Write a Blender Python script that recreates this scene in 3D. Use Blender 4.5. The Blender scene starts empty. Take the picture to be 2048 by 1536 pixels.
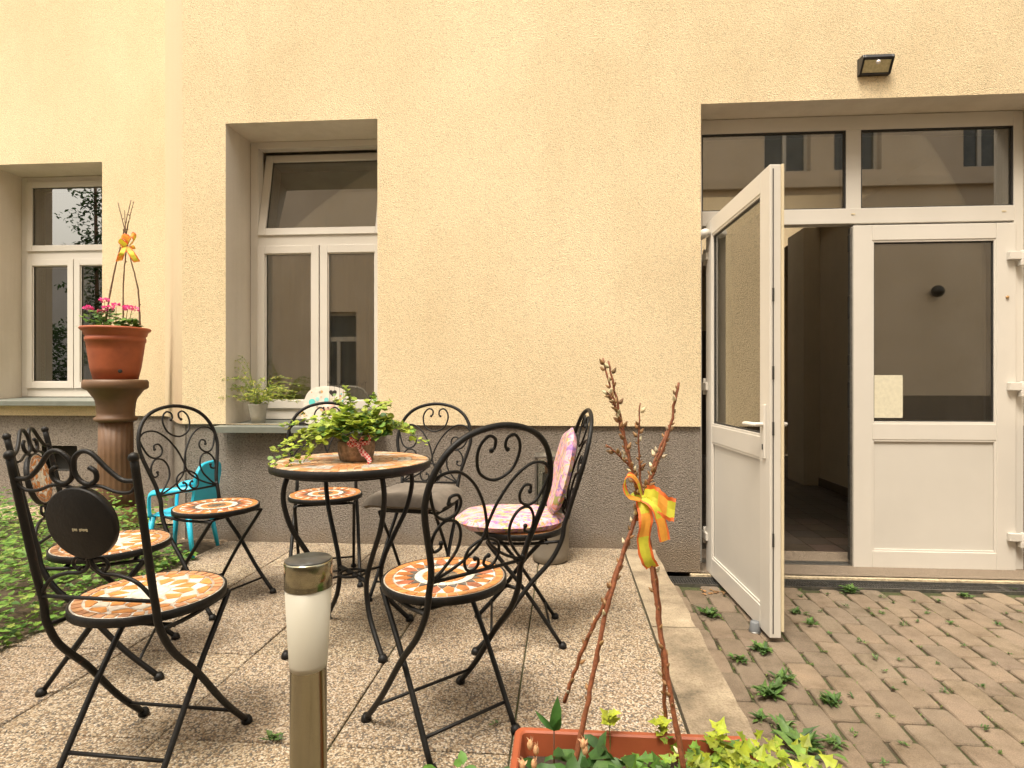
import bpy, math, random
from math import sin, cos, pi, radians as R, atan2, sqrt
from mathutils import Vector as V, Matrix
random.seed(7)
S = bpy.context.scene
C = S.collection
YAW = R(4.0)
FOC = 1150.0          # focal length in px of the 2048 px wide photo
def at(px, py, t):
    """world point seen at photo pixel (px,py) at forward depth t (metres)"""
    a = (px-1050)/FOC; b = (768-py)/FOC
    return V((t*(-sin(YAW)+a*cos(YAW)), t*(cos(YAW)+a*sin(YAW)), 1+b*t))
# ------------------------------------------------------------------ mesh builder
class MB:
    def __init__(s): s.v=[]; s.f=[]; s.c=[]; s.sm=[]; s.M=Matrix.Identity(4); s.col=(1,1,1)
    def add(s, vs, fs, smooth=False, col=None):
        n=len(s.v); M=s.M
        s.v += [M@V(p) for p in vs]
        for f in fs:
            s.f.append([i+n for i in f]); s.c.append(col or s.col); s.sm.append(smooth)
    def box(s, x0,x1,y0,y1,z0,z1, col=None):
        s.add([(x0,y0,z0),(x1,y0,z0),(x1,y1,z0),(x0,y1,z0),(x0,y0,z1),(x1,y0,z1),(x1,y1,z1),(x0,y1,z1)],
              [(0,3,2,1),(4,5,6,7),(0,1,5,4),(1,2,6,5),(2,3,7,6),(3,0,4,7)],False,col)
    def prism(s, poly, z0, z1, col=None, inset=0, smooth=False):
        n=len(poly); cx=sum(p[0] for p in poly)/n; cy=sum(p[1] for p in poly)/n
        def sh(p,k): return (p[0]+(cx-p[0])*k, p[1]+(cy-p[1])*k)
        vs=[(p[0],p[1],z0) for p in poly]+[(*sh(p,inset),z1) for p in poly]
        s.add(vs,[list(range(n))[::-1],list(range(n,2*n))]+[(i,(i+1)%n,n+(i+1)%n,n+i) for i in range(n)],smooth,col)
    def tube(s, pts, r, seg=8, closed=False, col=None, flat=1.0, caps=True):
        P=[V(p) for p in pts]; n=len(P); rr=r if isinstance(r,(list,tuple)) else [r]*n
        rings=[]; nrm=None
        for i in range(n):
            if closed: d=P[(i+1)%n]-P[i-1]
            else: d=P[min(i+1,n-1)]-P[max(i-1,0)]
            if d.length<1e-9: d=V((0,0,1))
            d.normalize()
            if nrm is None:
                nrm=d.orthogonal().normalized()
            nrm=(nrm-d*nrm.dot(d))
            if nrm.length<1e-6: nrm=d.orthogonal()
            nrm.normalize(); b=d.cross(nrm)
            rings.append([P[i]+(nrm*cos(2*pi*k/seg)+b*sin(2*pi*k/seg)*flat)*rr[i] for k in range(seg)])
        vs=[p for g in rings for p in g]; fs=[]
        m=n if closed else n-1
        for i in range(m):
            j=(i+1)%n
            for k in range(seg):
                fs.append((i*seg+k,i*seg+(k+1)%seg,j*seg+(k+1)%seg,j*seg+k))
        if not closed and caps: fs += [tuple(range(seg))[::-1], tuple((n-1)*seg+k for k in range(seg))]
        s.add(vs,fs,True,col)
    def lathe(s, prof, c=(0,0,0), seg=40, flute=None, col=None, smooth=True):
        vs=[]; fs=[]; n=len(prof)
        for (r,z) in prof:
            for k in range(seg):
                a=2*pi*k/seg; q=r*(flute(a,z) if flute else 1)
                vs.append((c[0]+q*cos(a),c[1]+q*sin(a),c[2]+z))
        for i in range(n-1):
            for k in range(seg):
                fs.append((i*seg+k,i*seg+(k+1)%seg,(i+1)*seg+(k+1)%seg,(i+1)*seg+k))
        if prof[0][0]>0: fs.append(tuple(range(seg))[::-1])
        if prof[-1][0]>0: fs.append(tuple((n-1)*seg+k for k in range(seg)))
        s.add(vs,fs,smooth,col)
    def ball(s, c, r, sz=1, seg=8, col=None):
        s.lathe([(0.001,-r*sz)]+[(r*sin(pi*i/6),-r*sz*cos(pi*i/6)) for i in range(1,6)]+[(0.001,r*sz)],c,seg,col=col)
    def leaf(s, p, d, n, L, W, kind='oval', col=None):
        p=V(p); d=V(d).normalized(); n=V(n); n=(n-d*n.dot(d))
        if n.length<1e-5: n=d.orthogonal()
        n.normalize(); b=d.cross(n)
        q=lambda x,y,z: p+d*(x*L)+b*(y*W)+n*(z*L)
        if kind=='oval':
            vs=[q(0,0,0),q(.3,-.42,.06),q(.35,0,-.02),q(.3,.42,.06),q(.68,-.34,.03),q(.7,0,-.05),q(.68,.34,.03),q(1,0,-.14)]
            fs=[(0,2,1),(0,3,2),(1,2,5,4),(2,3,6,5),(4,5,7),(5,6,7)]
        elif kind=='grass':
            vs=[q(0,-.5,0),q(0,.5,0),q(.5,-.4,.06),q(.5,.4,.06),q(1,0,-.1)]
            fs=[(0,1,3,2),(2,3,4)]
        elif kind=='round':
            pr=[(0.05,0),(.12,-.38),(.42,-.52),(.75,-.42),(.98,-.14),(.98,.14),(.75,.42),(.42,.52),(.12,.38)]
            vs=[q(x,y,.05 if abs(y)>.3 else 0) for x,y in pr]+[q(.5,0,-.06)]
            fs=[(i,(i+1)%9,9) for i in range(9)]
        else:
            pr=[(0,0),(.02,-.36),(.28,-.3),(.34,-.56),(.58,-.26),(1,0),(.58,.26),(.34,.56),(.28,.3),(.02,.36)]
            vs=[q(x,y,.05 if abs(y)>.3 else (-.08 if x>.9 else 0)) for x,y in pr]+[q(.36,0,-.05)]
            fs=[(i,(i+1)%10,10) for i in range(10)]
        s.add(vs,fs,kind!='lobed',col)
    def build(s, name, mat, parent=None, bevel=0, sub=0, auto=False):
        me=bpy.data.meshes.new(name); me.from_pydata([tuple(p) for p in s.v],[],s.f)
        me.polygons.foreach_set('use_smooth',s.sm)
        ca=me.color_attributes.new('Col','FLOAT_COLOR','CORNER'); buf=[]
        for f,c in zip(s.f,s.c): buf += [c[0],c[1],c[2],1.0]*len(f)
        ca.data.foreach_set('color',buf)
        me.materials.append(mat); me.update()
        o=bpy.data.objects.new(name,me); C.objects.link(o)
        if parent: o.parent=parent
        if bevel:
            m=o.modifiers.new('b','BEVEL'); m.width=bevel; m.segments=2; m.limit_method='ANGLE'; m.angle_limit=R(40)
        if sub:
            m=o.modifiers.new('s','SUBSURF'); m.levels=sub; m.render_levels=sub
        return o
def tag(o,label=None,cat=None,group=None,kind=None):
    if label: o['label']=label
    if cat: o['category']=cat
    if group: o['group']=group
    if kind: o['kind']=kind
    return o
def thing(name,label,cat,loc=(0,0,0),rz=0,group=None):
    o=bpy.data.objects.new(name,None); o.empty_display_size=.1; C.objects.link(o)
    o.location=loc; o.rotation_euler=(0,0,rz); return tag(o,label,cat,group)
def kids(o): return [x for x in C.objects if x.parent==o]
def copy_tree(o,parent=None):
    c=o.copy(); C.objects.link(c)
    if parent: c.parent=parent
    for ch in kids(o): copy_tree(ch,c)
    return c
def spline(pts, n=6, closed=False):
    P=[V(p) for p in pts]; out=[]; m=len(P)
    for i in range(m if closed else m-1):
        if closed: a,b,c,d=P[i-1],P[i],P[(i+1)%m],P[(i+2)%m]
        else:
            b,c=P[i],P[i+1]; a=P[i-1] if i>0 else b*2-c; d=P[i+2] if i+2<m else c*2-b
        for k in range(n):
            t=k/n
            out.append(.5*((2*b)+(c-a)*t+(2*a-5*b+4*c-d)*t*t+(-a+3*b-3*c+d)*t**3))
    if not closed: out.append(P[-1])
    return out
def jit(c,a=.15,r=random):
    k=1+r.uniform(-a,a); return (c[0]*k*(1+r.uniform(-a,a)*.3),c[1]*k,c[2]*k*(1+r.uniform(-a,a)*.3))
# ------------------------------------------------------------------ materials
def mat(name):
    m=bpy.data.materials.new(name); m.use_nodes=True; nt=m.node_tree
    return m,nt,nt.nodes['Principled BSDF'],nt.nodes['Material Output']
def N(nt,t,**k):
    n=nt.nodes.new(t)
    for a,b in k.items(): setattr(n,a,b)
    return n
def coords(nt,scale=(1,1,1)):
    tc=N(nt,'ShaderNodeTexCoord'); mp=N(nt,'ShaderNodeMapping'); mp.inputs['Scale'].default_value=scale
    nt.links.new(tc.outputs['Object'],mp.inputs['Vector']); return mp.outputs[0]
def noise(nt,vec,scale,detail=4,rough=.6):
    n=N(nt,'ShaderNodeTexNoise'); n.inputs['Scale'].default_value=scale; n.inputs['Detail'].default_value=detail
    n.inputs['Roughness'].default_value=rough; nt.links.new(vec,n.inputs['Vector']); return n
def ramp(nt,fac,stops,interp='LINEAR'):
    r=N(nt,'ShaderNodeValToRGB'); r.color_ramp.interpolation=interp; e=r.color_ramp.elements
    while len(e)<len(stops): e.new(.5)
    for x,(p,c) in zip(e,stops): x.position=p; x.color=(*c,1) if len(c)==3 else c
    nt.links.new(fac,r.inputs[0]); return r.outputs[0]
def mixc(nt,fac,a,b,mode='MIX'):
    m=N(nt,'ShaderNodeMix',data_type='RGBA',blend_type=mode)
    for sck,v in ((m.inputs[0],fac),(m.inputs[6],a),(m.inputs[7],b)):
        if isinstance(v,bpy.types.NodeSocket): nt.links.new(v,sck)
        elif isinstance(v,(int,float)): sck.default_value=v
        else: sck.default_value=(*v,1)
    return m.outputs[2]
def bump(nt,b,h,strength=.5,dist=.01):
    n=N(nt,'ShaderNodeBump'); n.inputs['Strength'].default_value=strength; n.inputs['Distance'].default_value=dist
    nt.links.new(h,n.inputs['Height']); nt.links.new(n.outputs[0],b.inputs['Normal'])
def simple(name,col,rough=.5,metal=0,nz=0,nscale=20,bmp=0,coat=0):
    m,nt,b,o=mat(name); b.inputs['Roughness'].default_value=rough; b.inputs['Metallic'].default_value=metal
    b.inputs['Base Color'].default_value=(*col,1)
    if coat: b.inputs['Coat Weight'].default_value=coat
    if nz or bmp:
        v=coords(nt); n=noise(nt,v,nscale)
        if nz:
            f=ramp(nt,n.outputs[0],[(.3,tuple(c*(1-nz) for c in col)),(.7,tuple(min(1,c*(1+nz)) for c in col))])
            nt.links.new(f,b.inputs['Base Color'])
        if bmp: bump(nt,b,n.outputs[0],bmp,.004)
    return m
def attr_mat(name,rough=.5,nz=.15,nscale=60,trans=0,coat=0,bmp=0,gain=1):
    m,nt,b,o=mat(name); a=N(nt,'ShaderNodeVertexColor'); a.layer_name='Col'; v=coords(nt); n=noise(nt,v,nscale)
    f=ramp(nt,n.outputs[0],[(.3,((1-nz)*gain,)*3),(.7,((1+nz)*gain,)*3)])
    c=mixc(nt,1.0,a.outputs[0],f,'MULTIPLY'); nt.links.new(c,b.inputs['Base Color']); b.inputs['Roughness'].default_value=rough
    if coat: b.inputs['Coat Weight'].default_value=coat
    if bmp: bump(nt,b,n.outputs[0],bmp,.003)
    if trans:
        t=N(nt,'ShaderNodeBsdfTranslucent'); nt.links.new(c,t.inputs[0]); x=N(nt,'ShaderNodeMixShader'); x.inputs[0].default_value=trans
        nt.links.new(b.outputs[0],x.inputs[1]); nt.links.new(t.outputs[0],x.inputs[2]); nt.links.new(x.outputs[0],o.inputs[0])
    return m
def plaster(name,base,scale=170,var=.16,bstr=.9,streak=0,dirt=None):
    m,nt,b,o=mat(name); v=coords(nt)
    g=N(nt,'ShaderNodeTexVoronoi'); g.inputs['Scale'].default_value=scale; nt.links.new(v,g.inputs['Vector'])
    n=noise(nt,v,scale*.8,3,.7)
    f=ramp(nt,n.outputs[0],[(.28,tuple(c*(1-var*2.4) for c in base)),(.5,base),(.75,tuple(min(.95,c*(1+var*.6)) for c in base))])
    big=noise(nt,v,.9,5,.6); f2=ramp(nt,big.outputs[0],[(.3,(.9,.88,.85)),(.65,(1.04,1.04,1.06))])
    c=mixc(nt,1.0,f,f2,'MULTIPLY')
    if streak:
        v2=coords(nt,(4.5,4.5,.33)); n5=noise(nt,v2,1.6,6,.62); f5=ramp(nt,n5.outputs[0],[(.34,(1-streak,1-streak*1.1,1-streak*1.25)),(.56,(1,1,1))]); c=mixc(nt,1.0,c,f5,'MULTIPLY')
    if dirt:
        z0,z1,dc=dirt; sz=N(nt,'ShaderNodeSeparateXYZ'); nt.links.new(v,sz.inputs[0]); n6=noise(nt,v,5,6,.75)
        ma=N(nt,'ShaderNodeMath',operation='MULTIPLY_ADD'); nt.links.new(n6.outputs[0],ma.inputs[0]); ma.inputs[1].default_value=(z1-z0)*1.6; nt.links.new(sz.outputs[2],ma.inputs[2])
        mr=N(nt,'ShaderNodeMapRange'); nt.links.new(ma.outputs[0],mr.inputs[0]); mr.inputs[1].default_value=z0+(z1-z0)*.6; mr.inputs[2].default_value=z1+(z1-z0)*.6; mr.inputs[3].default_value=.75; mr.inputs[4].default_value=0
        c=mixc(nt,mr.outputs[0],c,dc)
    nt.links.new(c,b.inputs['Base Color']); b.inputs['Roughness'].default_value=.92
    ad=N(nt,'ShaderNodeMath',operation='ADD'); nt.links.new(g.outputs[0],ad.inputs[0]); nt.links.new(n.outputs[0],ad.inputs[1])
    bump(nt,b,ad.outputs[0],bstr,.006); return m
M={}
M['wall']=plaster('cream_plaster',(.745,.61,.39),200,.19,bstr=.6,streak=.03)
M['wall_smooth']=plaster('cream_plaster_far',(.75,.62,.40),190,.07,bstr=.4,streak=.03)
M['oppwall']=plaster('far_court_plaster',(.66,.56,.44),190,.06,bstr=.3)
M['reveal']=plaster('reveal_render',(.70,.64,.54),260,.03,bstr=.25,streak=.08)
M['plinth']=plaster('grey_plinth',(.225,.195,.162),130,.34,bstr=.8,streak=.12,dirt=(0,.13,(.20,.15,.10)))
M['pvc']=simple('white_pvc',(.60,.565,.505),.32,nz=.03,nscale=3)
M['pvc_panel']=simple('white_panel',(.55,.52,.465),.42,nz=.04,nscale=2)
M['pvc_cream']=simple('cream_pvc_rebate',(.62,.53,.36),.4)
M['gasket']=simple('rubber_gasket',(.03,.028,.025),.6)
M['sill']=simple('sill_metal',(.20,.215,.19),.4,.2,nz=.15,nscale=8)
M['iron']=simple('black_iron',(.006,.0055,.005),.5,0,nz=.5,nscale=90,bmp=.3)
M['steel']=simple('galvanised_steel',(.24,.235,.22),.42,.9,nz=.2,nscale=40)
M['dark']=simple('dark_hollow',(.02,.018,.015),.9)
b=M['iron'].node_tree.nodes['Principled BSDF']; b.inputs['Specular IOR Level'].default_value=.28
nt=M['iron'].node_tree; v=coords(nt); n=noise(nt,v,38,4,.7); f=ramp(nt,n.outputs[0],[(.3,(.004,.0038,.0035)),(.66,(.008,.007,.006)),(.74,(.06,.022,.010))]); nt.links.new(f,b.inputs['Base Color'])
M['tile']=attr_mat('mosaic_tiles',.42,.28,45,coat=.1,bmp=.2,gain=.80)
M['leaf']=attr_mat('leaves',.55,.35,30,trans=.22,gain=.80)
M['petal']=attr_mat('petals',.6,.1,60,trans=.3)
M['bark']=attr_mat('twig_bark',.6,.4,120,bmp=.5)
M['barkgrey']=simple('twig_bark_dry',(.16,.10,.06),.7,nz=.4,nscale=120,bmp=.4)
M['bud']=attr_mat('buds',.8,.2,200)
M['soil']=simple('potting_soil',(.045,.03,.02),.95,nz=.6,nscale=60,bmp=1)
M['bedsoil']=simple('bed_soil',(.09,.065,.04),.95,nz=.6,nscale=30,bmp=1)
M['gravelstrip']=plaster('pale_strip',(.36,.27,.18),60,.2)
M['blue']=simple('turquoise_plastic',(.02,.42,.60),.38,nz=.08,nscale=6)
M['kit']=attr_mat('painted',.5,.08,50)
# frosted lamp sleeve
m,nt,b,o=mat('frosted_plastic'); b.inputs['Base Color'].default_value=(.50,.47,.38,1); b.inputs['Roughness'].default_value=.5
b.inputs['Transmission Weight'].default_value=.15; b.inputs['Subsurface Radius'].default_value=(.02,.02,.015); M['frost']=m
# brushed stainless
m,nt,b,o=mat('brushed_stainless'); v=coords(nt,(1,1,.02)); n=noise(nt,v,300,3); b.inputs['Metallic'].default_value=1
b.inputs['Base Color'].default_value=(.33,.31,.22,1); b.inputs['Roughness'].default_value=.2; bump(nt,b,n.outputs[0],.08,.001); M['inox']=m  # green-brown tint puts the mirrored surroundings into the steel's base colour
# glass
def glassmat(name,tint,ior,add):
    m,nt,b,o=mat(name); nt.nodes.remove(b)
    fr=N(nt,'ShaderNodeFresnel'); fr.inputs[0].default_value=ior
    ad=N(nt,'ShaderNodeMath',operation='ADD',use_clamp=True); ad.inputs[1].default_value=add; nt.links.new(fr.outputs[0],ad.inputs[0])
    g=N(nt,'ShaderNodeBsdfGlossy'); g.inputs['Roughness'].default_value=.004; g.inputs['Color'].default_value=(.95,.95,.93,1)
    t=N(nt,'ShaderNodeBsdfTransparent'); t.inputs[0].default_value=(*tint,1)
    x=N(nt,'ShaderNodeMixShader'); nt.links.new(ad.outputs[0],x.inputs[0]); nt.links.new(t.outputs[0],x.inputs[1]); nt.links.new(g.outputs[0],x.inputs[2])
    nt.links.new(x.outputs[0],o.inputs[0]); return m
M['glass']=glassmat('window_glass',(.66,.66,.62),1.7,.21)
M['clearglass']=glassmat('clear_glass',(.9,.92,.9),1.45,.0)
# terracotta
def terra(name,base):
    m,nt,b,o=mat(name); v=coords(nt); n=noise(nt,v,7,6,.6); n2=noise(nt,v,90,3)
    f=ramp(nt,n.outputs[0],[(.3,tuple(c*.72 for c in base)),(.6,base),(.8,tuple(min(1,c*1.2) for c in base))])
    nt.links.new(f,b.inputs['Base Color']); b.inputs['Roughness'].default_value=.55; bump(nt,b,n2.outputs[0],.15,.002); return m
M['terra']=terra('terracotta_plastic',(.34,.082,.030))
M['castbrown']=terra('brown_column_paint',(.145,.075,.037))
# exposed aggregate slabs
m,nt,b,o=mat('exposed_aggregate'); v=coords(nt)
vo=N(nt,'ShaderNodeTexVoronoi'); vo.inputs['Scale'].default_value=190; nt.links.new(v,vo.inputs['Vector'])
sp=N(nt,'ShaderNodeSeparateColor'); nt.links.new(vo.outputs['Color'],sp.inputs[0])
c1=ramp(nt,sp.outputs[0],[(0,(.60,.52,.41)),(.2,(.36,.27,.19)),(.38,(.70,.64,.55)),(.52,(.20,.17,.14)),(.68,(.50,.40,.28)),(.82,(.17,.16,.155)),(.92,(.78,.73,.66))],'CONSTANT')
edge=ramp(nt,vo.outputs['Distance'],[(.0,(1,1,1)),(.55,(.95,.93,.9)),(.9,(.55,.47,.38))])
c2=mixc(nt,1.0,c1,edge,'MULTIPLY')
bg=noise(nt,v,1.6,6,.65); st=ramp(nt,bg.outputs[0],[(.3,(.46,.43,.385)),(.6,(.71,.68,.63)),(.8,(.80,.77,.71))])
c3=mixc(nt,1.0,c2,st,'MULTIPLY'); 
a=N(nt,'ShaderNodeVertexColor'); a.layer_name='Col'; c3=mixc(nt,1.0,c3,a.outputs[0],'MULTIPLY')
nt.links.new(c3,b.inputs['Base Color']); b.inputs['Roughness'].default_value=.85
inv=N(nt,'ShaderNodeMath',operation='SUBTRACT'); inv.inputs[0].default_value=1; nt.links.new(vo.outputs['Distance'],inv.inputs[1]); bump(nt,b,inv.outputs[0],.5,.006); M['aggregate']=m
# pavers
m,nt,b,o=mat('concrete_pavers'); v=coords(nt); a=N(nt,'ShaderNodeVertexColor'); a.layer_name='Col'
n=noise(nt,v,260,3,.8); f=ramp(nt,n.outputs[0],[(.3,(.62,.6,.58)),(.5,(1,1,1)),(.72,(1.35,1.33,1.28))])
c1=mixc(nt,1.0,a.outputs[0],f,'MULTIPLY'); n2=noise(nt,v,6,6,.7); f2=ramp(nt,n2.outputs[0],[(.32,(.66,.64,.58)),(.55,(1,1,1)),(.75,(1.15,1.13,1.08))])
c2=mixc(nt,1.0,c1,f2,'MULTIPLY'); nt.links.new(c2,b.inputs['Base Color']); b.inputs['Roughness'].default_value=.9; bump(nt,b,n.outputs[0],.5,.003); M['paver']=m
# joint filler: mossy sand
m,nt,b,o=mat('mossy_joint_sand'); v=coords(nt); n=noise(nt,v,5,5,.7); n2=noise(nt,v,120,3)
f=ramp(nt,n.outputs[0],[(.38,(.06,.05,.028)),(.52,(.055,.065,.02)),(.7,(.09,.08,.04))]); nt.links.new(f,b.inputs['Base Color']); b.inputs['Roughness'].default_value=1; bump(nt,b,n2.outputs[0],1,.01); M['joint']=m
# kerb concrete
m,nt,b,o=mat('weathered_kerb'); v=coords(nt); n=noise(nt,v,3.5,8,.7); n2=noise(nt,v,120,4,.8)
f=ramp(nt,n.outputs[0],[(.32,(.13,.105,.07)),(.44,(.24,.19,.13)),(.58,(.36,.295,.205)),(.72,(.50,.42,.31))]); f2=ramp(nt,n2.outputs[0],[(.3,(.6,.58,.52)),(.55,(1.05,1.05,1.05))])
c=mixc(nt,1.0,f,f2,'MULTIPLY'); nt.links.new(c,b.inputs['Base Color']); b.inputs['Roughness'].default_value=.95; bump(nt,b,n2.outputs[0],.7,.005); M['kerb']=m
M['step']=plaster('worn_doorstep',(.50,.41,.27),60,.22,bstr=.5)
# fabric cushion
m,nt,b,o=mat('marbled_pink_fabric'); v=coords(nt,(1.6,1,1)); n=noise(nt,v,16,3,.5); f=ramp(nt,n.outputs[0],[(.35,(.60,.30,.36)),(.5,(.62,.42,.46)),(.62,(.50,.22,.36))])
for k_,(cc_,th_) in enumerate((((.26,.30,.05),.55),((.20,.11,.34),.56),((.68,.20,.04),.585),((.62,.48,.12),.60))):
    va=N(nt,'ShaderNodeVectorMath',operation='ADD'); va.inputs[1].default_value=(3.1*k_+1,7.7*k_,2.3*k_); nt.links.new(v,va.inputs[0]); nk=noise(nt,va.outputs[0],24,4,.6); nk.inputs['Distortion'].default_value=1.2
    f=mixc(nt,ramp(nt,nk.outputs[0],[(th_-.03,(0,0,0)),(th_+.03,(.85,.85,.85))]),f,cc_)
nt.links.new(f,b.inputs['Base Color']); b.inputs['Roughness'].default_value=.85; bump(nt,b,n.outputs[0],.2,.01); M['pinkfab']=m
M['greyfab']=simple('taupe_fabric',(.14,.118,.095),.95,nz=.2,nscale=15,bmp=.3)
# ribbon
m,nt,b,o=mat('orange_lime_ribbon'); v=coords(nt); n=noise(nt,v,26,2,.4); f=ramp(nt,n.outputs[0],[(.40,(.85,.16,.03)),(.47,(.9,.38,.04)),(.53,(.80,.66,.06)),(.62,(.62,.70,.05))])
nt.links.new(f,b.inputs['Base Color']); b.inputs['Roughness'].default_value=.6
t=N(nt,'ShaderNodeBsdfTranslucent'); nt.links.new(f,t.inputs[0]); x=N(nt,'ShaderNodeMixShader'); x.inputs[0].default_value=.3
nt.links.new(b.outputs[0],x.inputs[1]); nt.links.new(t.outputs[0],x.inputs[2]); nt.links.new(x.outputs[0],o.inputs[0]); M['ribbon']=m
# gingham
m,nt,b,o=mat('red_gingham'); v=coords(nt); ck=N(nt,'ShaderNodeTexChecker'); ck.inputs['Scale'].default_value=130; nt.links.new(v,ck.inputs[0]); ck.inputs[1].default_value=(.42,.04,.04,1); ck.inputs[2].default_value=(.62,.42,.38,1)
nt.links.new(ck.outputs[0],b.inputs['Base Color']); b.inputs['Roughness'].default_value=.8; M['gingham']=m
M['basket']=simple('bark_basket',(.24,.165,.105),.9,nz=.6,nscale=45,bmp=1)
M['hallfloor']=attr_mat('hall_tiles',.35,.3,30)
M['hallwall']=simple('hall_wall',(.46,.40,.29),.8,nz=.06,nscale=3)
M['oppane']=simple('far_pane',(.10,.105,.10),.15,nz=.4,nscale=2)
M['curtain']=simple('grey_curtain',(.55,.53,.45),.9,nz=.1,nscale=4)
M['whitewall']=plaster('white_render',(.74,.73,.72),120,.05)
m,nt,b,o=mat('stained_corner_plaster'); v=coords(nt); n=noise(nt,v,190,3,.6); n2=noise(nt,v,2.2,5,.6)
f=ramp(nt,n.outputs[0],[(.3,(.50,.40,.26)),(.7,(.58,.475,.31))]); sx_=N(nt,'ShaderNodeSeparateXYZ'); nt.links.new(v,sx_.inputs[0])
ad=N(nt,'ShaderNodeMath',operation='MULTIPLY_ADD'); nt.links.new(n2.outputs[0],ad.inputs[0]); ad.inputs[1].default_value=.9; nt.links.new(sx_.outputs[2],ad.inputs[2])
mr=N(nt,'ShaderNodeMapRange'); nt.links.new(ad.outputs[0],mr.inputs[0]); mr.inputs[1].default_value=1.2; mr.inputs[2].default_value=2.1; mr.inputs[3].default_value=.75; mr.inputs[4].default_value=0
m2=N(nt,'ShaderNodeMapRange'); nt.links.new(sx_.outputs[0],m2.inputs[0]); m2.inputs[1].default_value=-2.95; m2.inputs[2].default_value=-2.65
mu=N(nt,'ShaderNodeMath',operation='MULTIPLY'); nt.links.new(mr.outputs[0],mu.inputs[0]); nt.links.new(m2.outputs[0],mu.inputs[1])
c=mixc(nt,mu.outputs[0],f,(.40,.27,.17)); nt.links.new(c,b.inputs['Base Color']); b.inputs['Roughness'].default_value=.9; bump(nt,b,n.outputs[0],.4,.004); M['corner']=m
# ------------------------------------------------------------------ ground and paving
H0=-.16      # level of the paved court
g=MB(); g.add([(-300,-300,-.34),(300,-300,-.34),(300,300,-.34),(-300,300,-.34)],[(0,1,2,3)]); tag(g.build('ground',M['bedsoil']),kind='structure')
# patio slabs 50 x 50 cm
base=MB(); base.box(-6.4,.352,-2.6,1.548,-.30,-.008); base.box(-2.148,.352,1.548,3.528,-.30,-.0085)
tag(base.build('patio_bedding',M['joint']),kind='structure')
sl=MB(); rs=random.Random(3)
ys=[1.549+.506*k for k in range(-8,5)]
for i in range(13):
    xa=.351-.5*(i+1); xb=xa+.5
    for k in range(len(ys)-1):
        ya,yb=ys[k],min(ys[k+1],3.527)
        if xa<-2.2 and yb>1.6: continue
        if ya>=3.5: continue
        j=.0028; dz=rs.uniform(-.0012,.0012); t1,t2=rs.uniform(-.0008,.0008),rs.uniform(-.0008,.0008)
        col=rs.uniform(.84,1.06); c=(col,col*rs.uniform(.98,1.0),col*rs.uniform(.95,1))
        x0,x1,y0,y1=xa+j,xb-j,ya+j,yb-j; b_=.003
        vs=[(x0,y0,-.045),(x1,y0,-.045),(x1,y1,-.045),(x0,y1,-.045),(x0,y0,dz-b_),(x1,y0,dz-b_+t1),(x1,y1,dz-b_+t2),(x0,y1,dz-b_),
            (x0+b_,y0+b_,dz),(x1-b_,y0+b_,dz+t1),(x1-b_,y1-b_,dz+t2),(x0+b_,y1-b_,dz)]
        sl.add(vs,[(0,1,5,4),(1,2,6,5),(2,3,7,6),(3,0,4,7),(4,5,9,8),(5,6,10,9),(6,7,11,10),(7,4,8,11),(8,9,10,11)],False,c)
tag(sl.build('patio_paving',M['aggregate']),kind='structure')
kb=MB()
yy=[-2.6,-1.6,-.6,.4,1.4,2.4,3.522]
for a_,b2 in zip(yy,yy[1:]):
    # slightly ragged outer edge
    n_=14; L_=[(.356,a_+.003)]; pts=[(.356,a_+.002),(.356,b2-.002)]+[(.54+rs.uniform(-.006,.004),b2-.002-(b2-a_-.004)*k/n_) for k in range(n_+1)]
    kb.prism(pts[::-1],-.30,.002+rs.uniform(-.002,.002),inset=.006)
tag(kb.build('kerb',M['kerb']),kind='structure')
# courtyard pavers
pb=MB(); pb.add([(.53,-2.6,H0-.012),(9,-2.6,H0-.012),(9,3.38,H0-.012),(.53,3.38,H0-.012)],[(0,1,2,3)])
tag(pb.build('paving_joints',M['joint']),kind='structure')
pv=MB(); pw=.110; pl=.208; rp=random.Random(11); ang=R(2.0)
for i in range(-2,48):
    for k in range(-14,15):
        x=.60+i*pw; y=3.30-k*pl-(pl/2 if i%2 else 0); 
        # rows run slightly askew to the wall
        cx=x+(3.3-y)*.035; cy=y
        if cx-pw/2<.542 or cx>6.5 or cy+pl/2>3.372+.11 or cy<-2.5: continue
        w=pw-.0085+rp.uniform(-.002,.002); l=pl-.0055+rp.uniform(-.003,.003); a2=rp.gauss(0,.012)-.03
        y0=-l/2; y1=min(l/2,3.368-cy)
        if y1-y0<.04: continue
        q=.009; r_=.004; dz=rp.uniform(-.003,.003)
        base_c=rp.choice([(.205,.156,.110),(.193,.149,.106),(.214,.163,.113)]); col=jit(base_c,.06,rp)
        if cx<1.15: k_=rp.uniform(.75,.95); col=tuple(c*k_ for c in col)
        def ring(w2,a,b3,z): 
            o_=[(-w2+q,a),(w2-q,a),(w2,a+q),(w2+.004,(a+b3)/2),(w2,b3-q),(w2-q,b3),(-w2+q,b3),(-w2,b3-q),(-w2-.004+.004,(a+b3)/2),(-w2,a+q)]
            return [(cx+p[0]*cos(a2)-p[1]*sin(a2),cy+p[0]*sin(a2)+p[1]*cos(a2),z+tlt*p[0]) for p in o_]
        tlt=rp.uniform(-.02,.02)
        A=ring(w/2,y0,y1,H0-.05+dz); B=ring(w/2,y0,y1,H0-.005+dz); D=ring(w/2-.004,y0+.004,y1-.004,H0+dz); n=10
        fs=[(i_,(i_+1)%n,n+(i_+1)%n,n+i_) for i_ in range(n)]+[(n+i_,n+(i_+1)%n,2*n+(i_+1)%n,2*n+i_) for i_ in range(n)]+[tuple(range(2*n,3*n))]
        pv.add(A+B+D,fs,False,col)
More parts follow.
